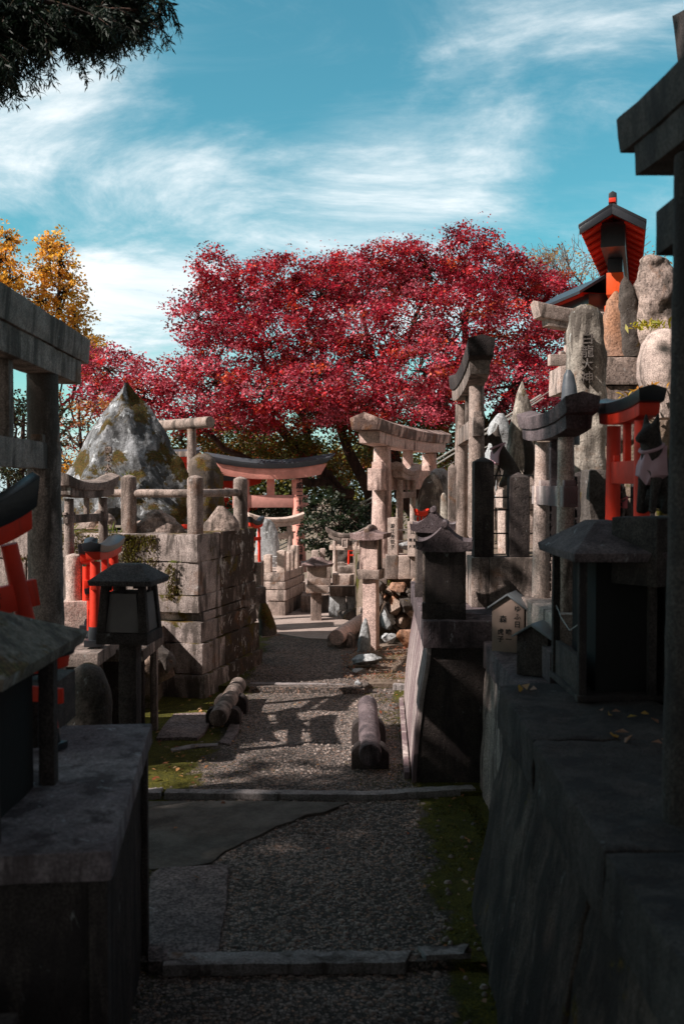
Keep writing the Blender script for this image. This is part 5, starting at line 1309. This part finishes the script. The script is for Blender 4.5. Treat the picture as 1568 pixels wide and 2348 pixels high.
p1b, i1b = crown(LB, 26, 12, .24, .045, MAPLE, (3, 4, 2, 3, 1, 1), 'crown_fringe', mt, 6, flat=.7, shell=1.0)
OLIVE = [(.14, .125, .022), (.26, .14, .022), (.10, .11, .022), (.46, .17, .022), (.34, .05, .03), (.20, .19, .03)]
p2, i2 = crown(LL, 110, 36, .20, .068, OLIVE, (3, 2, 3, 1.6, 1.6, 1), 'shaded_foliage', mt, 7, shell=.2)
# limbs
g = G(); rr = random.Random(5)
def W(px, py, Y): return P(px, py, Y) - base
def path(L): return [W(*q) for q in L]
main = [([(905, 1300, 18.6), (850, 1215, 18.4), (790, 1135, 18.2), (720, 1060, 18.0), (640, 985, 17.8), (560, 930, 17.4), (490, 880, 17.2)], .20, .035),
        ([(905, 1290, 18.6), (870, 1190, 18.4), (835, 1120, 18.2), (800, 1030, 18.0), (770, 950, 17.8), (740, 850, 17.8), (700, 740, 18.0)], .17, .03),
        ([(985, 1300, 19.0), (945, 1180, 18.8), (915, 1090, 18.5), (900, 1000, 18.4), (870, 900, 18.2), (850, 780, 18.4), (830, 690, 18.6)], .19, .03),
        ([(985, 1300, 19.0), (960, 1180, 19.0), (975, 1080, 18.8), (1000, 960, 18.6), (1040, 850, 18.4), (1070, 730, 18.6), (1080, 640, 19)], .21, .03),
        ([(1010, 1290, 19.0), (1060, 1130, 19.0), (1120, 1010, 18.8), (1170, 900, 18.6), (1210, 800, 18.6), (1240, 720, 19)], .20, .03),
        ([(800, 1145, 18.2), (740, 1110, 17.8), (680, 1090, 17.4), (600, 1060, 17.0), (520, 1030, 17.0), (430, 960, 17.0), (330, 910, 17.0), (240, 870, 17.3)], .10, .02),
        ([(720, 1060, 18.0), (690, 960, 17.8), (640, 880, 17.6), (590, 780, 17.6), (540, 690, 17.8)], .08, .02),
        ([(870, 900, 18.2), (920, 820, 18.0), (960, 720, 18.2), (980, 640, 18.6)], .07, .02),
        ([(915, 1090, 18.5), (860, 1010, 17.6), (800, 960, 17.0), (720, 920, 16.6), (620, 900, 16.4)], .08, .02),
        ([(1000, 960, 18.6), (960, 900, 17.8), (900, 860, 17.2), (840, 820, 17.2)], .07, .02),
        ([(1120, 1010, 18.8), (1090, 930, 18.0), (1040, 880, 17.4), (980, 850, 17.0)], .07, .02)]
nodes = []
for L, r0, r1 in main:
    pts = path(L); sm = []
    for i in range(len(pts) - 1):
        for t in (0, .5):
            q = pts[i].lerp(pts[i + 1], t); q += Vector((rr.gauss(0, .05), rr.gauss(0, .05), rr.gauss(0, .04))); sm.append(q)
    sm.append(pts[-1]); limb(g, sm, r0, r1, 10); nodes += sm[3:]
pads = np.concatenate([p1, p2]); sel = rr.sample(range(len(pads)), min(len(pads), 900))
npn = np.array([n_[:] for n_ in nodes])
for i, L in enumerate(LB + LL):
    c = Vector(L[:3]) - base; d = npn - np.array(c[:]); j = int(np.argmin((d ** 2).sum(1)))
    limb(g, bend(nodes[j], c, 6, .12, rr), .04, .014, 6); 
hub = [Vector(L[:3]) - base for L in LB + LL]
hn = np.array([h[:] for h in hub])
for i in sel:
    q = Vector(pads[i]) - base; j = int(np.argmin(((hn - np.array(q[:])) ** 2).sum(1)))
    limb(g, bend(hub[j], q, 4, .16, rr), .013, .003, 4)
g.build('trunk', M['bark'], mt, ang=60)

# --- small leaf trees: generic builder
def leaf_tree(name, label, cat, bx, Y, zb, lumps, dens, n, prad, lsize, pal, wts, seed, trunk=.12, flat=.5, shell=.5, twigs=160, upb=.5, mains=None, jit=.22, group=None):
    t = thing(name, label, cat, (bx, Y, zb), 0, group); b = Vector(t.location)
    L = lumpsP(lumps)
    pads, idx = crown(L, dens, n, prad, lsize, pal, wts, 'crown', t, seed, flat, shell, jit, upb)
    g = G(); r = random.Random(seed)
    cen = [Vector(q[:3]) - b for q in L]; top = max(c.z for c in cen)
    axis = [Vector((0, 0, 0)), Vector((r.gauss(0, .05), 0, top * .35)), Vector((sum(c.x for c in cen) / len(cen) * .6, sum(c.y for c in cen) / len(cen) * .6, top * .7)), Vector((sum(c.x for c in cen) / len(cen), sum(c.y for c in cen) / len(cen), top))]
    limb(g, axis, trunk, trunk * .2, 10)
    for c in cen:
        u = min(max(c.z / top - .25, .12), .95); k = u * 3; i = min(int(k), 2); s = axis[i].lerp(axis[i + 1], k - i)
        limb(g, bend(s, c, 5, .1, r), trunk * .35, trunk * .1, 6)
    cn = np.array([c[:] for c in cen])
    for i in r.sample(range(len(pads)), min(len(pads), twigs)):
        q = Vector(pads[i]) - b; j = int(np.argmin(((cn - np.array(q[:])) ** 2).sum(1)))
        limb(g, bend(cen[j], q, 3, .15, r), trunk * .09, .003, 4)
    g.build('trunk', M['bark'], t, ang=60)
    return t
GOLD = [(.86, .45, .05), (.90, .52, .07), (.78, .36, .04), (.60, .25, .04)]
leaf_tree('ginkgo_tree', 'tall golden ginkgo with airy upright branches at the left', 'ginkgo tree', X(105, 24), 24, -2,
    [(118, 560, 30, 42, 24, .5), (140, 600, 38, 40, 24, .7), (100, 620, 38, 45, 24, .7), (150, 670, 50, 45, 24, .8), (90, 690, 40, 45, 24, .8), (175, 730, 45, 40, 24, .8), (120, 760, 60, 45, 24, 1.0), (195, 790, 45, 36, 24, .8), (150, 830, 80, 40, 24, 1.1), (215, 800, 28, 26, 23.5, .6), (60, 800, 40, 50, 24, 1), (200, 850, 40, 30, 24, .6)],
    170, 17, .17, .085, GOLD, (3, 3, 2, 1), 31, .14, flat=.55, shell=.25, twigs=700, upb=.1)
leaf_tree('ginkgo_tree', 'second golden ginkgo cut off by the left edge', 'ginkgo tree', X(-20, 23), 23, -2,
    [(18, 545, 26, 36, 23, .5), (0, 590, 38, 45, 23, .7), (25, 640, 32, 40, 23, .7), (-20, 660, 50, 50, 23, .8), (10, 710, 45, 40, 23, .8), (-60, 620, 50, 80, 23, 1)],
    170, 17, .17, .085, GOLD, (3, 3, 2, 1), 32, .13, flat=.55, shell=.25, twigs=400, upb=.1)
leaf_tree('maple_tree', 'thin orange-red maple between the ginkgo and the pointed boulder', 'maple tree', X(190, 15), 15.2, -.3,
    [(190, 960, 55, 40, 15, .6), (160, 1000, 50, 45, 15, .7), (215, 930, 35, 30, 15, .5), (120, 930, 50, 40, 16, .6), (150, 1060, 45, 50, 14.5, .6), (250, 950, 40, 36, 15.5, .5)],
    105, 16, .13, .055, [(.42, .14, .04), (.30, .03, .025), (.45, .22, .05), (.2, .04, .02)], (3, 2, 2, 1), 33, .07, twigs=260)
leaf_tree('evergreen_tree', 'dark evergreen standing behind the near left torii pillar', 'evergreen tree', X(40, 13), 13, -.3,
    [(30, 960, 70, 70, 13, .8), (110, 980, 50, 60, 13.4, .7), (0, 1050, 60, 70, 13, .8), (80, 1070, 60, 60, 13, .8), (160, 1100, 40, 50, 13.6, .6), (40, 1150, 70, 60, 12.8, .8), (-40, 950, 60, 90, 13, 1)],
    190, 22, .12, .050, [(.028, .034, .012), (.045, .05, .018), (.06, .045, .018), (.02, .022, .01)], (3, 2, 1, 2), 34, .10, twigs=200)
leaf_tree('maple_tree', 'low bush-like maple with glowing orange leaves at the left edge', 'maple tree', X(20, 9), 9.0, .0,
    [(25, 1150, 42, 26, 9, .3), (60, 1175, 36, 24, 9, .3), (0, 1195, 45, 26, 9, .3), (55, 1215, 35, 20, 9, .3), (95, 1135, 30, 18, 9.4, .25)],
    330, 15, .07, .032, [(.60, .24, .03), (.66, .32, .04), (.45, .12, .03), (.3, .08, .04)], (3, 3, 2, 1), 35, .04, twigs=200)
leaf_tree('maple_tree', 'little yellow-orange sapling at the left foot of the boulder', 'maple tree', X(165, 12), 12.2, .0,
    [(158, 1060, 20, 20, 12, .2), (150, 1085, 18, 18, 12, .2)], 500, 9, .07, .04, [(.62, .30, .03), (.5, .2, .02)], (1, 1), 36, .03, twigs=40)
# green trees and dark camellias behind the torii
GRN = [(.07, .09, .02), (.12, .13, .026), (.18, .16, .03), (.05, .06, .016), (.26, .16, .03)]
for k, (lab, bx, Y, L, sd) in enumerate((
    ('olive-green tree seen under the maple crown at centre left', 640, 24, [(520, 1060, 90, 60, 24, 1.2), (620, 1050, 90, 70, 24, 1.2), (560, 1130, 90, 60, 24, 1.2), (660, 1130, 80, 70, 24, 1.2), (480, 1150, 80, 60, 24, 1.1)], 41),
    ('green tree with yellowing leaves behind the maple stems', 860, 25, [(740, 1060, 80, 60, 25, 1.2), (850, 1050, 80, 60, 25, 1.2), (920, 1090, 80, 70, 25, 1.2), (790, 1120, 80, 50, 25, 1.2), (860, 1180, 80, 60, 25, 1.2)], 42),
    ('green and yellow tree right of the large stone torii', 1090, 24, [(1020, 1080, 60, 50, 24, 1), (1100, 1100, 70, 60, 24, 1), (1040, 1170, 70, 60, 24, 1), (1150, 1050, 60, 60, 24, 1), (1200, 1110, 80, 80, 24, 1)], 43))):
    leaf_tree('broadleaf_tree', lab, 'tree', X(bx, Y), Y, -4, L, 80, 26, .30, .11, GRN, (3, 3, 2, 2, 1), sd, .14, shell=.1, twigs=160)
leaf_tree('camellia_shrub', 'glossy dark evergreen shrub behind the vermilion column', 'shrub', X(760, 15), 15.4, -.3,
    [(740, 1160, 50, 40, 15.4, .6), (800, 1190, 60, 44, 15.4, .6), (730, 1220, 45, 46, 15.0, .6), (790, 1245, 60, 40, 15, .6), (850, 1230, 50, 40, 15.6, .6)],
    230, 30, .11, .060, [(.018, .034, .014), (.03, .05, .02), (.012, .02, .01), (.05, .065, .03)], (3, 2, 3, 1), 44, .05, twigs=80)
leaf_tree('camellia_shrub', 'dark shrub behind the fenced plot and stone torii', 'shrub', X(620, 17), 17.4, -.6,
    [(560, 1190, 50, 46, 17.4, .6), (620, 1200, 50, 50, 17.4, .6), (660, 1170, 40, 40, 17.4, .6), (580, 1240, 60, 40, 17, .6), (520, 1200, 50, 50, 17.4, .6)],
    150, 30, .13, .065, [(.018, .034, .014), (.04, .05, .02), (.012, .02, .01), (.05, .055, .02)], (3, 2, 3, 1), 45, .05, twigs=60)
leaf_tree('camellia_shrub', 'dark undergrowth low on the left behind the boulder', 'shrub', X(100, 14.5), 14.6, -.4,
    [(40, 1200, 80, 50, 14.5, .7), (150, 1160, 60, 50, 14.5, .7), (250, 1150, 70, 60, 14.5, .7), (360, 1140, 70, 60, 14.5, .7), (440, 1120, 60, 50, 15, .7)],
    150, 26, .14, .060, [(.03, .036, .014), (.06, .045, .018), (.02, .022, .01), (.10, .05, .02)], (3, 2, 3, 1), 46, .05, twigs=60)
leaf_tree('broadleaf_tree', 'dark tree filling the gap behind the slim tall torii', 'tree', X(1150, 17), 17.5, -.6,
    [(1140, 990, 60, 50, 17.5, .8), (1180, 1060, 70, 60, 17.5, .8), (1110, 1070, 40, 60, 17.5, .7), (1260, 1040, 70, 70, 17.5, .8), (1130, 1150, 60, 60, 17.5, .8), (1260, 900, 60, 60, 18.5, .8)],
    100, 26, .18, .070, [(.035, .04, .014), (.10, .02, .015), (.06, .055, .02), (.16, .02, .02)], (3, 2, 2, 2), 47, .09, twigs=100)
# bare tree upper right
bt = thing('bare_tree', 'nearly bare twiggy tree with a few amber leaves behind the vermilion gate', 'bare tree', (X(1330, 22), 22, 1.1)); b = Vector(bt.location)
g = G(); r = random.Random(8); tips = []
def grow(p, d, L, rad, k):
    pts = [p]; q = p.copy(); dd = d.copy()
    for i in range(4):
        dd = (dd + Vector((r.gauss(0, .16), r.gauss(0, .16), r.gauss(.04, .1)))).normalized(); q = q + dd * L / 4; pts.append(q.copy())
    limb(g, pts, rad, rad * .6, 6 if rad > .02 else 4)
    if k == 0: tips.append(q); return
    for i in range(3 if k > 1 else 4):
        a = (dd + Vector((r.gauss(0, .55), r.gauss(0, .45), r.gauss(.12, .3)))).normalized()
        grow(pts[r.choice((2, 3, 4))], a, L * r.uniform(.58, .8), rad * .58, k - 1)
limb(g, [Vector((0, 0, -3)), Vector((.1, 0, 2.2)), Vector((-.05, 0, 3.6))], .15, .09, 10)
for dx in (-.75, -.45, -.15, .2, .5, .85): grow(Vector((-.05, 0, 3.3 + abs(dx) * .2)), Vector((dx, r.gauss(0, .2), .9)).normalized(), 1.15, .05, 4)
g.build('trunk', M['twig'], bt, ang=60)
rg = np.random.default_rng(3); tp = np.array([t[:] for t in tips])
c = tp[rg.integers(0, len(tp), 2600)] + rg.normal(size=(2600, 3)) * .10
hh = c[:, 2] < np.quantile(c[:, 2], .75)
c = c[hh]; n_ = len(c)
leaves('sparse_leaves', c, .055 * (.6 + .8 * rg.random(n_)), np.array([(.42, .20, .04), (.35, .11, .04), (.5, .3, .07)])[rg.integers(0, 3, n_)], bt, 4, .1)

# --- cypress whose branch hangs in at the top left; its crown shades the foreground
def cypress(label, x, y, crown_z, rx, ry, rz_, seed, npad, twig=True, lsz=.13, n=22):
    t = thing('cypress_tree', label, 'cypress tree', (x, y, -.09)); b = Vector(t.location)
    L = []; r = random.Random(seed)
    for i in range(16):
        a = i * 2.4; u = (i + .5) / 16; rad = math.sqrt(u) * .75
        L.append((x + math.cos(a) * rad * rx, y + math.sin(a) * rad * ry, crown_z + (1 - u) * rz_ * .7 + r.gauss(0, .2), rx * .42, ry * .42, rz_ * .42))
    pads, _ = crown(L, npad, n, .34, lsz, [(.012, .026, .012), (.02, .035, .014), (.008, .016, .008)], (2, 2, 1), 'crown', t, seed, flat=.6, shell=.2, upb=.2)
    g = G(); limb(g, [Vector((0, 0, 0)), Vector((.1, 0, crown_z * .5)), Vector((0, .1, crown_z + rz_ * .8))], .26, .05, 14)
    for q in L:
        c = Vector(q[:3]) - b; limb(g, bend((0, 0, c.z * .82), c, 5, .06, r), .07, .02, 6)
    g.build('trunk', M['bark'], t, ang=60)
    return t
SH = []
cy1 = cypress('tall dark cypress left of the camera whose drooping branch enters at the top left', -4.6, -.8, 6.4, 2.8, 2.8, 3.2, 61, 18)
# drooping branch with scaly sprays
def spray_branch(parent, start, end, seed, droop=.55, nsp=46):
    r = random.Random(seed); rg = np.random.default_rng(seed); b = Vector(parent.location)
    S = Vector(start) - b; E = Vector(end) - b
    g = G(); pts = bend(S, E, 8, .03, r); limb(g, pts, .035, .006, 6)
    cen = []; dr = []; sz = []
    L = (E - S).length
    for k in range(nsp):
        u = .30 + .70 * (k + r.random()) / nsp; i = min(int(u * 8), 7); p0 = pts[i].lerp(pts[i + 1], u * 8 - i)
        side = Vector((r.gauss(0, .6), r.gauss(0, .6), -r.uniform(.25, 1.0))).normalized()
        l = r.uniform(.10, .25) * (1.15 - u * .4)
        tw = [p0 + side * l * t + Vector((0, 0, -droop * l * t * t * .5)) + (E - S).normalized() * l * t * .35 for t in [j / 5 for j in range(6)]]
        limb(g, tw, .005, .0015, 3)
        for j in range(48):
            t = r.random() ** .8; q = tw[min(int(t * 5), 4)].lerp(tw[min(int(t * 5) + 1, 5)], t * 5 - int(t * 5))
            d = Vector((r.gauss(0, .42), r.gauss(0, .42), -r.uniform(.4, 1.2))).normalized(); ll = r.uniform(.035, .085) * (1.2 - t * .5)
            for m in range(3):
                dd = (d + Vector((r.gauss(0, .35), r.gauss(0, .35), r.gauss(0, .3)))).normalized()
                cen.append((q + d * ll * (m * .35) + dd * ll * .4)[:]); dr.append(dd[:]); sz.append(ll * .8)
    g.build('branch', M['bark'], parent, ang=60)
    n = len(cen); col = np.array([(.010, .024, .014), (.016, .034, .018), (.007, .014, .009)])[rg.integers(0, 3, n)]
    leaves('spray', np.array(cen), np.array(sz), col, parent, seed, 0, aspect=.17, dirs=np.array(dr), mat='needle')
for k, (s, e, n) in enumerate((((-60, 30, 4.6), (318, 22, 4.9), 56), ((-120, -60, 4.4), (235, 40, 4.7), 50), ((-150, -20, 4.4), (150, 52, 4.6), 46), ((-160, 60, 4.3), (20, 120, 4.5), 40), ((-100, -90, 4.6), (300, -20, 5.0), 56), ((160, -120, 4.7), (385, -14, 5.1), 12), ((-150, -50, 4.4), (110, 10, 4.6), 50), ((-150, 20, 4.4), (-5, 80, 4.5), 40), ((-100, -60, 4.6), (250, -5, 4.9), 56))):
    spray_branch(cy1, P(*s), P(*e), 70 + k, nsp=int(n * .7))
SHADE_GROVE = [('cypress beyond the left edge that shades the near part of the path', -7.6, -1.0, 5.2, 3.0, 3.0, 5.6, 34),  # unseen trees; those behind, overhead and right added to block sky light
 ('second cypress beyond the left edge, level with the camera', -7.6, -6.4, 5.0, 3.4, 3.2, 5.6, 26),
 ('added cypress behind the camera at the left that cuts sky light', -5.0, -12.0, 5.0, 3.6, 3.2, 5.6, 16),
 ('added cypress overhanging the camera from behind to block sky light', -.8, -3.6, 5.4, 3.4, 3.0, 2.6, 26),
 ('added broad cypress straight behind the camera, closing off sky light', 2.5, -9.0, 4.2, 4.0, 3.4, 4.6, 16),
 ('added evergreen whose high canopy blocks sky light over the near path', 3.6, 1.2, 5.7, 3.4, 3.2, 2.2, 34),
 ('added unseen cypress beyond the right edge, shutting out sky light', 5.4, 3.0, 4.6, 2.2, 2.4, 4.0, 24)]
for k, (lab, x, y, cz, a, b, c, d) in enumerate(SHADE_GROVE):
    cypress(lab, x, y, cz, a, b, c, 62 + k, d, n=20, lsz=.17)

# added unseen evergreen oak; its flat canopy cuts sky light over the foreground
oak = thing('shade_oak', 'added unseen evergreen oak whose canopy blocks sky light over the foreground', 'added shade tree', (4.6, 3.4, 1.9)); b = Vector(oak.location)
r = random.Random(90); L = [(x + r.gauss(0, .15), y + r.gauss(0, .15), 6.6 + r.uniform(-.3, .5), 1.0, 1.0, .62) for x in (-1.3, 0, 1.3, 2.6, 3.9) for y in (-.6, .9, 2.4, 3.6)]
pads, _ = crown(L, 60, 24, .34, .17, [(.02, .03, .012), (.03, .035, .014), (.012, .02, .01)], (2, 2, 1), 'crown', oak, 90, flat=.5, shell=.2, upb=.6)
g = G(); limb(g, [Vector((0, 0, 0)), Vector((-.2, 0, 1.8)), Vector((-.8, 0, 3.6))], .28, .14, 12)
for q in L:
    c = Vector(q[:3]) - b; limb(g, bend((-.5 - r.random() * .3, 0, 2.6 + r.random()), c, 6, .06, r), .07, .02, 6)
g.build('trunk', M['bark'], oak, ang=60)
# ================================================================ SKY AND SUN
EL = R(41); AZ = R(24)                       # sun to the left, a little behind the camera
sdir = Vector((-math.cos(EL) * math.cos(AZ), -math.cos(EL) * math.sin(AZ), math.sin(EL)))
sl = bpy.data.lights.new('sun', 'SUN'); sl.energy = 5.0; sl.angle = R(.53); sl.color = (1.0, .91, .84)
so_ = bpy.data.objects.new('sun', sl); COL.objects.link(so_); so_.rotation_euler = (-sdir).to_track_quat('-Z', 'Y').to_euler(); so_.location = sdir * 30
w = bpy.data.worlds.new('World'); sc.world = w; w.use_nodes = True
n = NT(w)
sky = n.n('ShaderNodeTexSky', sky_type='NISHITA'); sky.sun_disc = False; sky.sun_elevation = EL
sky.sun_rotation = math.atan2(sdir.x, sdir.y); sky.air_density = 1.0; sky.dust_density = 1.2; sky.ozone_density = 1.5
tc = n.n('ShaderNodeTexCoord').outputs['Generated']
xyz = n.n('ShaderNodeSeparateXYZ', i={0: tc})
tint = n.mix(1.0, sky.outputs[0], (.50, 1.18, 1.0), 'MULTIPLY')
zc = n.math('ADD', n.math('MAXIMUM', xyz.outputs[2], 0.0), .22)
u = n.math('DIVIDE', xyz.outputs[0], zc); v_ = n.math('DIVIDE', xyz.outputs[1], zc)
uv = n.n('ShaderNodeCombineXYZ', i={0: u, 1: v_}).outputs[0]
# stretched wisps + soft banks, both on the cloud plane
rot = n.n('ShaderNodeMapping', i={0: uv}); rot.inputs['Rotation'].default_value = (0, 0, R(38)); rot.inputs['Scale'].default_value = (1.1, 2.2, 1); rot.inputs['Location'].default_value = (1.7, .35, 0)
wisp = n.noise(rot.outputs[0], 1.5, 12, .66, .8)
m2 = n.n('ShaderNodeMapping', i={0: uv}); m2.inputs['Scale'].default_value = (1, 1.35, 1); m2.inputs['Location'].default_value = (3.1, 7.4, 0)
bank = n.noise(m2.outputs[0], 1.7, 12, .66, .5)
hz_ = n.ramp(xyz.outputs[2], .50, .08)
def blob(px, py, r, wt):
    d = (P(px, py, 1) - Vector((0, 0, CAMZ))).normalized()
    q = n.n('ShaderNodeVectorMath', operation='DISTANCE', i={0: tc, 1: d}).outputs['Value']
    return n.math('MULTIPLY', n.n('ShaderNodeMapRange', interpolation_type='SMOOTHERSTEP', i={0: q, 1: r, 2: 0.0, 3: 0.0, 4: 1.0}).outputs[0], wt * .55)
bias = 0.0
for bb in ((90, 290, .15, .24), (600, 420, .17, .13), (820, 430, .12, .10), (950, 540, .17, .13), (1120, 120, .24, .12), (1300, 60, .16, .06), (300, 720, .15, .36), (210, 640, .06, .1), (480, 480, .12, .1),
           (620, 130, .17, -.17), (1290, 440, .10, -.14), (1380, 250, .14, -.09), (340, 560, .08, -.10), (860, 40, .09, -.10), (90, 500, .07, -.10), (700, 240, .06, -.06)):
    bias = n.math('ADD', bias, blob(*bb))
wisp = n.math('ADD', wisp, bias); bank = n.math('ADD', bank, bias)
a1 = n.ramp(n.math('ADD', wisp, n.math('MULTIPLY', hz_, .06)), .46, .88)
a2 = n.ramp(n.math('ADD', bank, n.math('MULTIPLY', hz_, .13)), .48, .86)
cl = n.math('ADD', n.math('MULTIPLY', a1, .36), n.math('MULTIPLY', a2, .86), clamp=True)
cl = n.math('MAXIMUM', cl, n.math('MULTIPLY', n.ramp(xyz.outputs[2], .16, -.02), .75))
back = n.math('MAXIMUM', n.ramp(xyz.outputs[1], .35, -.1), n.ramp(xyz.outputs[2], .55, .8))  # unseen grey cloud added behind and overhead to neutralise the fill light
cl = n.math('MAXIMUM', cl, n.math('MULTIPLY', back, .92))
cc = n.mix(n.ramp(bank, .5, .8), (5.2, 6.2, 6.7), (8.0, 8.3, 8.4))
cc = n.mix(back, cc, (2.9, 2.7, 2.7))
fin = n.mix(n.math('MULTIPLY', cl, .93), tint, cc)
bg = n.n('ShaderNodeBackground', i={0: fin, 1: .10}); o = n.n('ShaderNodeOutputWorld'); n.nt.links.new(bg.outputs[0], o.inputs[0])
w.cycles.sampling_method = 'MANUAL'; w.cycles.sample_map_resolution = 512

sc.view_settings.view_transform = 'Standard'; sc.view_settings.look = 'None'; sc.view_settings.exposure = .5; sc.view_settings.gamma = 1
sc.cycles.max_bounces = 5; sc.cycles.diffuse_bounces = 3; sc.cycles.transparent_max_bounces = 4; sc.cycles.use_denoising = True
sc.render.engine = 'CYCLES'
for o_ in list(COL.objects):
    if 'hs' in o_: del o_['hs']
